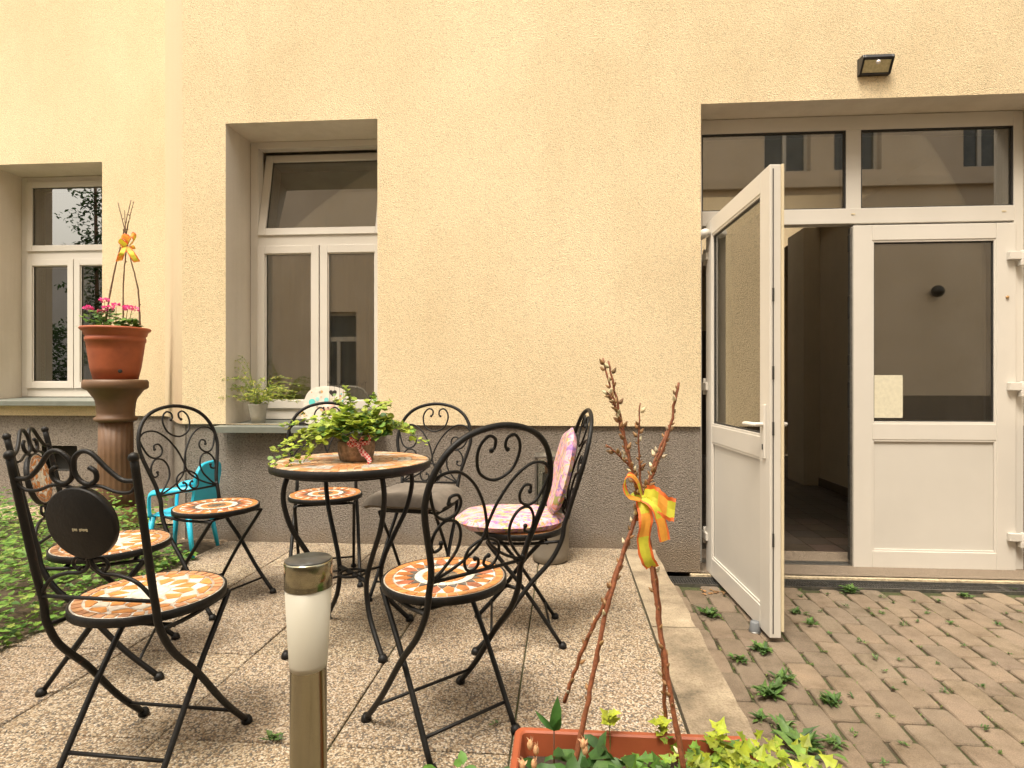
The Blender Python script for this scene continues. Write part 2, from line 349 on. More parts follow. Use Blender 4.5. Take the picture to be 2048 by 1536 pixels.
tag(pv.build('courtyard_paving',M['paver']),kind='structure')
# planting bed soil
bd=MB(); n=28
for i in range(n+1):
    for k in range(n+1):
        x=-6.4+(4.23)*i/n; y=1.56+2.35*k/n
        e=min(1,(-2.17-x)/.15,(y-1.56)/.1)
        bd.v.append(V((x,y,-.03+.035*e*(1+.6*sin(7*x+3*y)*cos(5*y)))))
for i in range(n):
    for k in range(n):
        a_=i*(n+1)+k; bd.f.append([a_,a_+n+1,a_+n+2,a_+1]); bd.c.append((1,1,1)); bd.sm.append(True)
tag(bd.build('bed_soil',M['bedsoil']),kind='structure')
st=MB(); st.box(-9,-2.46,3.91,4.40,-.3,.006); st.box(-2.46,-2.15,3.52,3.91,-.3,.0055); st.box(-3.1,-2.46,3.91-.0,3.912,-.3,.004)
tag(st.build('gravel_strip',M['gravelstrip']),kind='structure')
# low green ground cover in the bed
cxc=-3.15; gc=MB(); rg=random.Random(5)
for i in range(15000):
    x=-2.11-abs(rg.random()**1.3)*3.4; y=rg.uniform(1.6,3.85)
    if y>3.12 and x>-2.75+rg.random()*.2: continue
    if (x-cxc)**2+(y-3.87)**2<.05: continue
    hgt=.02+.19*rg.random()**.8*(1+.6*sin(9*x+2*y)*cos(8*y)); 
    if x>-2.16: hgt*=.5
    hgt*=min(1,.5+(-2.1-x)*2)
    a=rg.uniform(0,2*pi); tilt=rg.uniform(-.1,.7)
    d=(cos(a)*cos(tilt),sin(a)*cos(tilt),sin(tilt)*.6-.1)
    L=rg.uniform(.018,.046); base_c=rg.choice([(.14,.28,.04),(.08,.19,.03),(.21,.38,.05),(.16,.31,.045),(.26,.35,.07)])
    gc.leaf((x,y,hgt),d,(rg.uniform(-.5,.5),rg.uniform(-.5,.5),1),L,L*.8,rg.choice(['oval','lobed','oval']),jit(base_c,.25,rg))
tag(gc.build('ground_cover',M['leaf']),kind='stuff')
# ------------------------------------------------------------------ building
bld=thing('building','cream rendered house with grey plinth, two white windows and a glazed double door','building',(0,3.5,0))
def P(o): # parent part to building keeping world coordinates
    o.parent=bld; o.matrix_parent_inverse=Matrix.Translation((0,-3.5,0)); return o
def wallholes(mb,x0,x1,z0,z1,yf,yb,holes,closebottom=True):
    xs=sorted(set([x0,x1]+[h[0] for h in holes]+[h[1] for h in holes])); xs=[x for x in xs if x0<=x<=x1]
    zs=sorted(set([z0,z1]+[h[2] for h in holes]+[h[3] for h in holes])); zs=[z for z in zs if z0<=z<=z1]
    for i in range(len(xs)-1):
        for k in range(len(zs)-1):
            a,b_,c,d=xs[i],xs[i+1],zs[k],zs[k+1]
            if any(h[0]<=a and b_<=h[1] and h[2]<=c and d<=h[3] for h in holes): continue
            mb.add([(a,yf,c),(b_,yf,c),(b_,yf,d),(a,yf,d)],[(0,1,2,3)])
            mb.add([(a,yb,c),(b_,yb,c),(b_,yb,d),(a,yb,d)],[(3,2,1,0)])
WX0,WX1,WZ0,WZ1=-2.151,-1.167,.735,2.654     # right window
LX0,LX1,LZ0,LZ1=-4.69,-3.71,.865,2.785       # left window
DX0,DX1,DZ1=.811,2.80,2.678                  # door opening
YF=3.51; YL=4.37; TOP=9.0; PT=.745
w=MB()
wallholes(w,-2.44,8,PT,TOP,YF,YF+.55,[(WX0,WX1,WZ0,WZ1),(DX0,DX1,PT,DZ1),(-2.0,-1.3,4.6,6.4),(1.2,2.3,4.6,6.4)])
wallholes(w,-9,-3.18,PT,TOP,YL,YL+.55,[(LX0,LX1,LZ0,LZ1),(-8,-7,LZ0,LZ1)])
# splayed corner, gently rounded
cv=spline([(-3.4,YL,0),(-3.18,YL,0),(-2.80,3.925,0),(-2.44,YF,0),(-2.2,YF,0)],6)[6:19]
cw=MB()
for a_,b_ in zip(cv,cv[1:]): cw.add([(a_.x,a_.y,PT),(b_.x,b_.y,PT),(b_.x,b_.y,TOP),(a_.x,a_.y,TOP)],[(0,1,2,3)],True)
P(cw.build('corner_wall',M['corner']))
# underside drip edge
w.add([(-2.44,YF,PT),(DX0,YF,PT),(DX0,YF+.03,PT),(-2.44,YF+.03,PT)],[(3,2,1,0)]); w.add([(DX1,YF,PT),(8,YF,PT),(8,YF+.03,PT),(DX1,YF+.03,PT)],[(3,2,1,0)])
w.add([(-9,YL,PT),(-3.18,YL,PT),(-3.18,YL+.03,PT),(-9,YL+.03,PT)],[(3,2,1,0)])
w.add([(-9,YL,TOP),(-3.18,YL,TOP),(-2.44,YF,TOP),(8,YF,TOP),(8,5,TOP),(-9,5,TOP)],[(0,1,2,3,4,5)]); w.add([(-9,5,TOP),(.2,5,TOP),(.2,12,TOP),(-9,12,TOP)],[(0,1,2,3)]); w.add([(4,5,TOP),(8,5,TOP),(8,12,TOP),(4,12,TOP)],[(0,1,2,3)])  # gap left in the unseen roof, added to let sky light into the hall
w.add([(8,YF,-.3),(8,12,-.3),(8,12,TOP),(8,YF,TOP)],[(0,1,2,3)]); w.add([(-9,YL,-.3),(-9,12,-.3),(-9,12,TOP),(-9,YL,TOP)],[(3,2,1,0)]); w.add([(-9,12,-.3),(8,12,-.3),(8,12,TOP),(-9,12,TOP)],[(3,2,1,0)])
P(w.build('wall',M['wall']))
p=MB(); yp=YF+.018
wallholes(p,-2.425,8,-.135,PT,yp,yp+.5,[(DX0,DX1,-.135,PT)])
p.add([(DX1,yp,-.15),(DX1,yp+.5,-.15),(DX1,yp+.5,PT),(DX1,yp,PT)],[(3,2,1,0)]); p.add([(DX0,yp,-.15),(DX0,yp+.5,-.15),(DX0,yp+.5,PT),(DX0,yp,PT)],[(0,1,2,3)])
p.add([(-2.425,yp,-.135),(8,yp,-.135),(8,yp+.5,-.135),(-2.425,yp+.5,-.135)],[(3,2,1,0)])
wallholes(p,-9,-3.17,-.3,PT,YL+.018,YL+.5,[(-4.24,-3.94,.30,.50)])
for a_,b_ in zip(cv,cv[1:]):
    o_=V((.013,.013,0)); a2_,b2_=a_+o_,b_+o_; p.add([(a2_.x,a2_.y,-.3),(b2_.x,b2_.y,-.3),(b2_.x,b2_.y,PT),(a2_.x,a2_.y,PT)],[(0,1,2,3)],True)
P(p.build('plinth',M['plinth']))
# reveals (smooth render)
def reveal(x0,x1,z0,z1,yf,yb,bottom=True):
    rv=MB()
    rv.add([(x0,yf,z0),(x0,yb,z0),(x0,yb,z1),(x0,yf,z1)],[(0,1,2,3)]); rv.add([(x1,yf,z0),(x1,yb,z0),(x1,yb,z1),(x1,yf,z1)],[(3,2,1,0)])
    rv.add([(x0,yf,z1),(x1,yf,z1),(x1,yb,z1),(x0,yb,z1)],[(3,2,1,0)])
    if bottom: rv.add([(x0,yf,z0),(x1,yf,z0),(x1,yb,z0),(x0,yb,z0)],[(0,1,2,3)])
    P(rv.build('window_reveal' if bottom else 'door_reveal',M['reveal']))
reveal(WX0,WX1,WZ0,WZ1,YF,YF+.55); reveal(LX0,LX1,LZ0,LZ1,YL,YL+.55); reveal(DX0,DX1,PT,DZ1,YF,YF+.55,False)
reveal(-8,-7,LZ0,LZ1,YL,YL+.55); reveal(-2.0,-1.3,4.6,6.4,YF,YF+.55); reveal(1.2,2.3,4.6,6.4,YF,YF+.55)
vt=MB(); vt.box(-4.24,-3.94,YL+.10,YL+.12,.30,.50); vt.box(-4.24,-3.94,YL+.018,YL+.10,.296,.30); vt.box(-4.244,-4.24,YL+.018,YL+.1,.30,.50)
P(vt.build('vent',M['dark']))
def frame(mb,x0,x1,z0,z1,y0,y1,wd,wt=None,wb=None):
    wt=wd if wt is None else wt; wb=wd if wb is None else wb
    mb.box(x0,x0+wd,y0,y1,z0,z1); mb.box(x1-wd,x1,y0,y1,z0,z1)
    mb.box(x0+wd,x1-wd,y0,y1,z1-wt,z1); mb.box(x0+wd,x1-wd,y0,y1,z0,z0+wb)
def window(x0,x1,z0,yf,tilt,label,curtain=True,bright=None):
    z1=z0+1.92; xc=(x0+x1)/2; yb=yf+.285
    f=MB(); frame(f,x0+.002,x1-.002,z0+.025,z1-.002,yb,yb+.07,.055,.045,.075)
    f.box(x0+.057,x1-.057,yb-.002,yb+.068,z0+1.205,z0+1.275)           # transom
    fr=P(f.build('window',M['pvc'],bevel=.003)); fr['label']=label
    zl0,zl1=z0+.10,z0+1.205
    for a_,b_ in ((x0+.057,xc-.004),(xc+.004,x1-.057)):
        s=MB(); frame(s,a_,b_,zl0,zl1,yb-.014,yb+.045,.052); frame(s,a_+.046,b_-.046,zl0+.046,zl1-.046,yb-.003,yb+.0,.014)
        s.build('sash',M['pvc'],fr,bevel=.004)
        g=MB(); g.box(a_+.05,b_-.05,yb+.008,yb+.03,zl0+.05,zl1-.05); g.build('pane',M['glass'],fr)
        k=MB(); frame(k,a_+.050,b_-.050,zl0+.050,zl1-.050,yb+.0005,yb+.0055,.004); k.build('gasket',M['gasket'],fr)
    zt0,zt1=z0+1.275,z0+1.875
    T=Matrix.Identity(4)
    if tilt: T=Matrix.Translation((0,yb,zt0))@Matrix.Rotation(-tilt,4,'X')@Matrix.Translation((0,-yb,-zt0))
    s=MB(); s.M=T; frame(s,x0+.057,x1-.057,zt0,zt1-.0,yb-.014,yb+.045,.052); s.build('sash',M['pvc'],fr,bevel=.004)
    g=MB(); g.M=T; g.box(x0+.107,x1-.107,yb+.008,yb+.03,zt0+.05,zt1-.05); g.build('pane',M['glass'],fr)
    k=MB(); k.M=T; frame(k,x0+.107,x1-.107,zt0+.05,zt1-.05,yb+.0005,yb+.0055,.004); k.build('gasket',M['gasket'],fr)
    s=MB(); s.M=Matrix.Translation((0,yf,z0))@Matrix.Rotation(R(3.2),4,'X')
    s.box(x0-.035,x1+.035,-.075,-.002,-.012,.004); s.box(x0+.003,x1-.003,-.002,.29,-.012,.004); s.box(x0-.035,x1+.035,-.079,-.075,-.034,.004)
    s.build('window_sill',M['sill'],fr,bevel=.0015)
    rm=MB(); ya,yz=yf+.56,yf+2.2
    xa_,xb_=x0-.28,x1+.6; rm.add([(xa_,ya,z0-.7),(xb_,ya,z0-.7),(xb_,yz,z0-.7),(xa_,yz,z0-.7),(xa_,ya,z1+.3),(xb_,ya,z1+.3),(xb_,yz,z1+.3),(xa_,yz,z1+.3)],[(0,1,2,3),(7,6,5,4),(3,2,6,7),(0,3,7,4),(1,5,6,2)])
    rm.build('room_lining',M['hallwall'],fr)
    if curtain:
        cu=MB(); n=60; xs=[x0+(x1-x0)*i/n for i in range(n+1)]
        for i in range(n):
            ya_=yf+.47+.012*sin(i*1.3); yb_=yf+.47+.012*sin((i+1)*1.3)
            cu.add([(xs[i],ya_,z0),(xs[i+1],yb_,z0),(xs[i+1],yb_,z0+1.25),(xs[i],ya_,z0+1.25)],[(0,1,2,3)],True)
        cu.build('curtain',M['curtain'],fr)
    for ch in kids(fr): ch.matrix_parent_inverse=Matrix.Identity(4)
    return fr
window(WX0,WX1,WZ0,YF,R(11),'white window with its top light tilted open')
window(LX0,LX1,LZ0,YL,0,'closed white window in the set-back wall')
window(-8,-7,LZ0,YL,0,'closed white window at the far left of the house')
for (a_,b_) in ((-2.0,-1.3),(1.2,2.3)):
    f=MB(); frame(f,a_,b_,4.6,6.4,YF+.28,YF+.34,.06); o=P(f.build('window',M['pvc'])); g=MB(); g.box(a_+.05,b_-.05,YF+.30,YF+.32,4.65,6.35); q=g.build('pane',M['glass'],o)
# --- entrance: frame, top lights, hall
YD=3.72; ZT=-.135
f=MB()
f.box(DX0+.003,DX0+.055,YD,YD+.075,ZT,DZ1-.003); f.box(DX1-.06,DX1-.003,YD,YD+.075,ZT,DZ1-.003)
f.box(DX0+.055,DX1-.06,YD,YD+.075,2.585,DZ1-.003)
f.box(DX0+.055,DX1-.06,YD-.003,YD+.072,2.0,2.095)
XM=1.795
f.box(XM-.045,XM+.045,YD+.001,YD+.074,2.095,2.585)
ent=P(f.build('door_frame',M['pvc'],bevel=.003))
for a_,b_ in ((DX0+.055,XM-.045),(XM+.045,DX1-.06)):
    g=MB(); g.box(a_-.005,b_+.005,YD+.02,YD+.044,2.09,2.59); g.build('pane',M['glass'],ent)
    k=MB(); frame(k,a_,b_,2.095,2.585,YD+.006,YD+.018,.007); k.build('gasket',M['gasket'],ent)
th=MB(); th.box(DX0+.055,DX1-.06,YD+.004,YD+.07,ZT-.012,ZT+.006); th.build('threshold',M['steel'],ent,bevel=.002)
for x_ in (1.79,2.68): sp_=MB(); sp_.box(x_-.012,x_+.012,YD-.006,YD-.003,2.055,2.063); sp_.build('drain_cap',M['pvc_cream'],ent)
s=MB(); n=40; xs=[DX0-.06+(DX1-DX0+.1)*i/n for i in range(n+1)]
for i in range(n):
    h_=-.142+.003*sin(i*1.7); s.box(xs[i],xs[i+1],3.505+.004*sin(i*.9),YD+.3,H0-.1,h_ if False else -.142)
P(s.build('doorstep',M['step']))
hall=MB(); hx0,hx1,hy0,hy1=DX0-.3,2.84,YD+.08,9.5
fz=ZT-.002
hf=MB(); rh=random.Random(2); tsz=.20
hf.add([(hx0,YD+.03,fz-.01),(4,YD+.03,fz-.01),(4,hy1,fz-.01),(hx0,hy1,fz-.01)],[(0,1,2,3)],False,(.16,.13,.09))
for i in range(int((4-hx0)/tsz)):
    for k in range(int((hy1-YD-.1)/tsz)):
        x=hx0+i*tsz; y=YD+.09+k*tsz; c=jit((.040,.030,.022),.3,rh); hf.box(x+.003,x+tsz-.003,y+.003,y+tsz-.003,fz-.012,fz-.001,c)
P(hf.build('hall_floor',M['hallfloor']))
hw=MB()
hw.add([(hx0,hy0,ZT),(hx0,hy1,ZT),(hx0,hy1,2.75),(hx0,hy0,2.75)],[(0,1,2,3)])
hw.add([(hx1,4.07,ZT),(hx1,6.64,ZT),(hx1,6.64,2.75),(hx1,4.07,2.75)],[(3,2,1,0)])
hw.box(2.665,2.845,6.64,7.1,ZT,2.75)
hw.add([(2.84,7.1,ZT),(4,7.1,ZT),(4,7.1,2.75),(2.84,7.1,2.75)],[(0,1,2,3)])
hw.add([(hx0,hy1,ZT),(4,hy1,ZT),(4,hy1,2.75),(hx0,hy1,2.75)],[(0,1,2,3)])
for (xa,xb,ya,yb) in ((hx0,4,YD+.08,5.5),(hx0,.7,5.5,8.2),(2.80,4,5.5,8.2),(hx0,4,8.2,hy1)): hw.add([(xa,ya,2.75),(xb,ya,2.75),(xb,yb,2.75),(xa,yb,2.75)],[(3,2,1,0)])  # ceiling gap under the roof opening, added to brighten the hall
hw.box(2.842,3.1,4.02,4.07,ZT,2.75); hw.box(.45,hx0,4.06,4.1,ZT,2.75)
hw.box(2.05,2.45,8.3,8.34,ZT,1.9)
P(hw.build('hall_wall',M['hallwall']))
hd_=MB(); hd_.box(1.75,2.6,9.40,9.46,ZT,1.85); P(hd_.build('hall_door',simple('dark_hall_door',(.05,.035,.022),.5)))
hk=MB(); hk.box(2.822,2.838,4.1,6.64,ZT,ZT+.09); P(hk.build('skirting',simple('hall_skirting',(.10,.075,.05),.5)))
# --- door leaves
LW=.955; LZ0_,LZ1_=-.139,1.985
def leaf(label,hinge_sign):
    """leaf with origin at hinge axis, spans +x, exterior face at y=-0.0 (towards -y)"""
    b_=MB(); T=.050; st_=.112
    frame(b_,0,LW,LZ0_,LZ1_,0,T,st_,.095,.105)
    b_.box(st_,LW-st_,.0015,T-.0015,.655,.755)
    o=b_.build('door',M['pvc'],bevel=.003); o['label']=label
    bd_=MB()
    for (za,zb) in ((LZ0_+.105,.655),(.755,LZ1_-.095)):
        frame(bd_,st_-.002,LW-st_+.002,za-.002,zb+.002,.004,.012,.014)
    bd_.build('glazing_bead',M['pvc'],o,bevel=.002)
    g=MB(); g.box(st_-.004,LW-st_+.004,.018,.038,.75,LZ1_-.09); g.build('pane',M['glass'],o)
    k=MB(); frame(k,st_+.012,LW-st_-.012,.769,LZ1_-.109,.0125,.0175,.006); k.build('gasket',M['gasket'],o)
    g=MB(); g.box(st_-.004,LW-st_+.004,.014,.04,LZ0_+.10,.66); g.build('panel',M['pvc_panel'],o,bevel=.003)
    return o
# closed leaf (hinged on the right)
cl=leaf('closed right leaf of the glazed door',1); P(cl)
cl.matrix_parent_inverse=Matrix.Translation((0,-3.5,0)); cl.location=(XM-.008,YD-.014,0)
for z_ in (1.78,.985,.07):
    h=MB(); h.box(LW-.055,LW+.030,-.030,-.002,z_-.024,z_+.024); h.box(LW+.006,LW+.036,-.034,-.0,z_-.062,z_-.028); h.lathe([(.012,-.06),(.012,.03)],(LW+.022,-.022,z_),12); h.build('hinge',M['pvc'],cl,bevel=.003)
k=MB(); k.lathe([(.011,0),(.011,.004),(.004,.006)],(0,0,0),14)
kk=MB(); kk.M=Matrix.Translation((LW-.052,-.004,1.53))@Matrix.Rotation(R(90),4,'X'); kk.lathe([(.009,-.002),(.009,.004),(.005,.006)],(0,0,0),14); kk.build('door_peg',simple('brass_peg',(.45,.26,.10),.4),cl)
sh=MB(); sh.box(.13,.300,.0145,.0175,.79,1.055,(.62,.58,.44)); sh.box(.3,.303,.0145,.0175,.80,1.045,(.25,.22,.15)); so_=sh.build('letterbox_standin',M['kit'],cl)  # sheet outside the glass to read bright, stands in for a letterbox behind
# meeting edge hardware on the passive leaf
e=MB(); e.box(-.012,-.0005,.014,.046,LZ0_+.01,LZ1_-.01); e.build('steel_strip',M['steel'],cl,bevel=.001)
for z_,h_ in ((1.88,.05),(1.48,.07),(1.15,.03),(.93,.08),(.52,.035),(.18,.07),(-.06,.04)):
    e=MB(); e.box(-.016,-.0125,.018,.042,z_-h_,z_+h_); e.build('strike_plate',M['gasket'],cl)
# open leaf
ol=leaf('open left leaf of the glazed door, swung out over the pavers',1); P(ol)
HA=V((.862,3.60,0)); EA=V((.915,2.64,0)); ang=atan2((EA-HA).y,(EA-HA).x)
ol.rotation_euler=(0,0,ang); ol.location=HA
for z_ in (1.78,.985,.07):
    h=MB(); h.box(-.045,.04,-.012,.012,z_-.024,z_+.024); h.lathe([(.012,-.05),(.012,.05)],(-.022,.0,z_),12); h.build('hinge',M['pvc'],ol,bevel=.003)
# the open leaf's outer face looks to -x : local -y
def handle(y0,sg,parent):
    h=MB(); 
    h.box(LW-.072,LW-.040,min(y0,y0+sg*.010),max(y0,y0+sg*.010),.66,.905)
    h.tube([(LW-.056,y0+sg*.008,.815),(LW-.056,y0+sg*.045,.815)],.010,10)
    h.tube(spline([(LW-.056,y0+sg*.040,.815),(LW-.075,y0+sg*.052,.815),(LW-.12,y0+sg*.052,.815),(LW-.185,y0+sg*.050,.812)],4),[.0105]*12+[.009],10,flat=.8)
    h.build('door_handle',M['pvc'],parent,bevel=.002)
    kq=MB(); kq.box(LW-.061,LW-.051,min(y0+sg*.0102,y0+sg*.012),max(y0+sg*.0102,y0+sg*.012),.70,.725); kq.build('keyhole',M['dark'],parent)
handle(-.0005,-1,ol); handle(.0505,1,ol)
e=MB(); e.box(LW+.0005,LW+.003,.012,.016,LZ0_+.02,LZ1_-.02); 
for z_ in (1.4,1.05,.8,.3): e.box(LW+.0005,LW+.005,.010,.018,z_-.03,z_+.03)
e.build('lock_strip',M['gasket'],ol)
e=MB(); e.box(LW-.012,LW+.006,.0505,.062,LZ0_+.03,LZ1_+.0); e.build('door_rebate',M['pvc_cream'],ol,bevel=.002)
e=MB(); e.tube([(.005,-.03,LZ1_-.07),(.10,-.03,LZ1_-.085)],.028,16); e.tube([(-.04,-.03,LZ1_-.08),(.02,-.03,LZ1_-.08)],.02,12); e.build('door_closer',M['pvc_panel'],ol)
# ------------------------------------------------------------------ drain, doorstop, wall lamp
dr=thing('drain_channel','long galvanised drain grate let in between doorstep and pavers','drain',(1.9,3.44,H0))
f=MB(); f.box(-1.36,3.5,-.068,-.060,-.06,.008); f.box(-1.36,3.5,.054,.062,-.06,.008); f.box(-1.36,3.5,-.060,.054,-.08,-.06); f.build('channel_frame',M['steel'],dr)
for k in range(5):
    x0=-1.355+k*.965; g=MB(); 
    g.box(x0+.002,x0+.010,-.058,.052,-.02,.002); g.box(x0+.953,x0+.961,-.058,.052,-.02,.002)
    for j in range(1,63): g.box(x0+.010+j*.015,x0+.0135+j*.015,-.058,.052,-.018,.0)
    for yy_ in (-.056,-.019,.019,.048): g.box(x0+.01,x0+.953,yy_-.0015,yy_+.0015,-.02,.0015)
    g.build('grate',M['steel'],dr)
ds=thing('door_stop','small grey round door stop on the pavers under the open door','door stop',(.885,2.76,H0))
m_=MB(); m_.lathe([(.024,0),(.024,.012),(.020,.045),(.017,.05)],seg=20); m_.build('rubber_body',simple('grey_rubber',(.16,.17,.18),.6),ds); m_=MB(); m_.lathe([(.028,0),(.028,.006)],seg=20); m_.build('base_plate',M['steel'],ds)
wl=thing('wall_lamp','black wedge-shaped solar wall lamp with motion sensor above the door','wall lamp',(1.80,YF,2.805)); wl.scale=(.92,.9,.88)
b_=MB(); prof=[(0,0),(0,.115),(-.075,.105),(-.082,.085),(-.03,0)]
def wedge(mb,x0,x1,pr):
    n=len(pr); vs=[(x0,a,b) for a,b in pr]+[(x1,a,b) for a,b in pr]
    mb.add(vs,[tuple(range(n)),tuple(range(n,2*n))[::-1]]+[(i,n+i,n+(i+1)%n,(i+1)%n) for i in range(n)])
blk=simple('black_plastic',(.015,.015,.016),.35,nz=.2)
wedge(b_,-.095,-.082,prof); wedge(b_,.082,.095,prof); wedge(b_,-.082,.082,[(0,.0),(0,.115),(-.075,.105),(-.082,.085),(-.072,.075),(-.012,.075),(-.012,.012),(-.025,.012),(-.03,0)]); b_.build('housing',blk,wl,bevel=.002)
b_=MB(); b_.add([(-.081,-.068,.074),(.081,-.068,.074),(.081,-.028,.012),(-.081,-.028,.012)],[(0,3,2,1)]); b_.add([(-.081,-.066,.074),(.081,-.066,.074),(.081,-.026,.012),(-.081,-.026,.012)],[(0,1,2,3)])
b_.build('lens',simple('lens_plastic',(.62,.55,.34),.15,coat=.5,nz=.15,nscale=60),wl)
b_=MB(); b_.ball((0,-.07,.058),.014); b_.build('motion_sensor',simple('sensor_dome',(.75,.7,.68),.25),wl)
b_=MB(); b_.M=Matrix.Translation((0,-.0,.116))@Matrix.Rotation(R(7.6),4,'X'); b_.box(-.085,.085,-.07,-.006,-.0005,.002); b_.build('solar_panel',simple('solar_cells',(.02,.025,.05),.12),wl)
# ------------------------------------------------------------------ iron chairs
def bp(u,v): return V((u,-.172-.26*v,.485+v*.98))
def bpt(pts,n=5): return [bp(*p) for p in [(q.x,q.y) for q in spline([(a,b,0) for a,b in pts],n)]]
OR,WH,GR,RD=(.58,.24,.07),(.80,.74,.64),(.13,.12,.11),(.42,.14,.07)
def ringtile(mb,r0,r1,a0,a1,col,z,gap=.0012,h=.0022,n=2):
    r0+=gap; r1-=gap; g0=gap/max(r0,.01); g1=gap/r1
    pts=[(r0*cos(a0+g0+(a1-a0-2*g0)*i/n),r0*sin(a0+g0+(a1-a0-2*g0)*i/n)) for i in range(n+1)]+[(r1*cos(a0+g1+(a1-a0-2*g1)*i/n),r1*sin(a0+g1+(a1-a0-2*g1)*i/n)) for i in range(n,-1,-1)]
    mb.prism(pts[::-1],z,z+h,col,.03)
def polyt(mb,pts,col,z,h=.0022,k=.07):
    n=len(pts); cx=sum(p[0] for p in pts)/n; cy=sum(p[1] for p in pts)/n
    q=[(p[0]+(cx-p[0])*k,p[1]+(cy-p[1])*k) for p in pts]
    ar=sum(q[i][0]*q[(i+1)%n][1]-q[(i+1)%n][0]*q[i][1] for i in range(n))
    if ar<0: q=q[::-1]
    mb.prism(q,z,z+h,col,.03)
def pol(r,a): return (r*cos(a),r*sin(a))
def sun_mosaic(mb,Rr,z,rnd):
    J=lambda c:jit(c,.14,rnd)
    mb.lathe([(Rr,z-.004),(Rr,z)],seg=64,col=(.55,.48,.38))
    ringtile(mb,.003,Rr*.09,0,2*pi*.999,J(GR),z,n=12)
    for i in range(6): ringtile(mb,Rr*.09,Rr*.22,i*pi/3,(i+1)*pi/3,J((.17,.13,.09)),z,n=3)
    for i in range(12): ringtile(mb,Rr*.22,Rr*.37,i*pi/6,(i+1)*pi/6,J(OR),z)
    for i in range(24): ringtile(mb,Rr*.37,Rr*.50,i*pi/12,(i+1)*pi/12,J(WH),z)
    n=20
    for i in range(n):
        a=2*pi*i/n; h=pi/n
        polyt(mb,[pol(Rr*.505,a-h),pol(Rr*.505,a+h),pol(Rr*.64,a+h*.0)],J(GR) ,z)     # small dark triangles
        polyt(mb,[pol(Rr*.52,a+h),pol(Rr*.66,a+h*.08),pol(Rr*.83,a+h*.35),pol(Rr*.83,a+h*1.65),pol(Rr*.66,a+h*1.92)],J(RD if i%3==0 else (.52,.19,.05)),z)
        polyt(mb,[pol(Rr*.67,a),pol(Rr*.845,a-h*.6),pol(Rr*.845,a+h*.6)],J(WH),z)
    for i in range(36): ringtile(mb,Rr*.85,Rr*.985,i*pi/18,(i+1)*pi/18,J((.62,.27,.08) if i%2 else (.55,.22,.07)),z)
def star_mosaic(mb,Rr,z,rnd,n=12):
    J=lambda c:jit(c,.12,rnd); OR2=(.66,.27,.07)
    mb.lathe([(Rr,z-.004),(Rr,z)],seg=64,col=(.66,.60,.50))
    h=pi/n
    ringtile(mb,.002,Rr*.26,0,2*pi*.999,J(WH),z,n=16,gap=.0006)
    for i in range(n):
        a=2*pi*i/n
        polyt(mb,[pol(Rr*.27,a-h),pol(Rr*.27,a+h),pol(Rr*.52,a)],J(WH),z,k=.03)
        polyt(mb,[pol(Rr*.29,a+h),pol(Rr*.53,a+.08*h),pol(Rr*.62,a+h),pol(Rr*.53,a+1.92*h)],J(OR2),z)
        polyt(mb,[pol(Rr*.54,a),pol(Rr*.64,a+h),pol(Rr*.78,a),pol(Rr*.64,a-h)],J(WH if i%2 else (.74,.66,.56)),z,k=.05)
        polyt(mb,[pol(Rr*.65,a+h),pol(Rr*.78,a+.1*h),pol(Rr*.83,a+.3*h),pol(Rr*.83,a+1.7*h),pol(Rr*.78,a+1.9*h)],J(OR2),z)
    m=34
    for i in range(m): ringtile(mb,Rr*.85,Rr*.985,2*pi*i/m,2*pi*(i+.86)/m,J((.50,.24,.12) if i%2 else (.58,.30,.14)),z,n=2)
SR=.178
def seat_parts(root,kind):
    rnd=random.Random(4); r_=MB(); zt=.44
    r_.lathe([(.02,zt-.022),(SR-.004,zt-.024),(SR+.003,zt-.022),(SR+.003,zt-.001),(SR,zt+.0005),(SR-.003,zt-.002)],seg=56)
    r_.build('seat_rim',M['iron'],root)
    s=MB(); (sun_mosaic if kind=='arch' else star_mosaic)(s,SR-.003,zt-.001,rnd); s.build('seat',M['tile'],root)
def foot(mb,p): mb.lathe([(.012,0),(.016,.003),(.015,.012),(.009,.022)],(p[0],p[1],0),12)
def legs(root,top):
    # back uprights curve forward and become the front legs
    for sx in (-1,1):
        l=MB(); pts=top(sx)+[(sx*.150,-.165,.47),(sx*.152,-.155,.415),(sx*.156,-.115,.34),(sx*.160,-.03,.245),(sx*.164,.07,.115),(sx*.167,.165,.012)]
        l.tube(spline(pts,6),.0088,10); foot(l,(sx*.167,.169)); l.build('leg',M['iron'],root)
    for sx in (-1,1):
        l=MB(); q=.138
        l.tube(spline([(sx*q,.125,.405),(sx*q,.10,.37),(sx*q,-.02,.215),(sx*q,-.155,.012)],6),.0078,10); l.tube([(sx*q,.125,.405),(sx*q*.8,.12,.408)],.006,8); foot(l,(sx*q,-.16)); l.build('leg',M['iron'],root)
    s=MB(); s.tube([(-.165,.11,.07),(.165,.11,.07)],.005,8); s.build('stretcher',M['iron'],root)
    s=MB(); s.tube([(-.138,-.115,.07),(.138,-.115,.07)],.005,8); s.build('stretcher',M['iron'],root)
    s=MB()
    for sx in (-1,1):
        s.tube(spline([(sx*.150,-.15,.408),(sx*.148,-.05,.400),(sx*.142,.06,.400),(sx*.138,.125,.402)],4),.006,8)
    s.tube([(-.14,.09,.400),(.14,.09,.400)],.006,8); s.tube([(-.148,-.10,.400),(.148,-.10,.400)],.006,8)
    s.build('seat_frame',M['iron'],root)
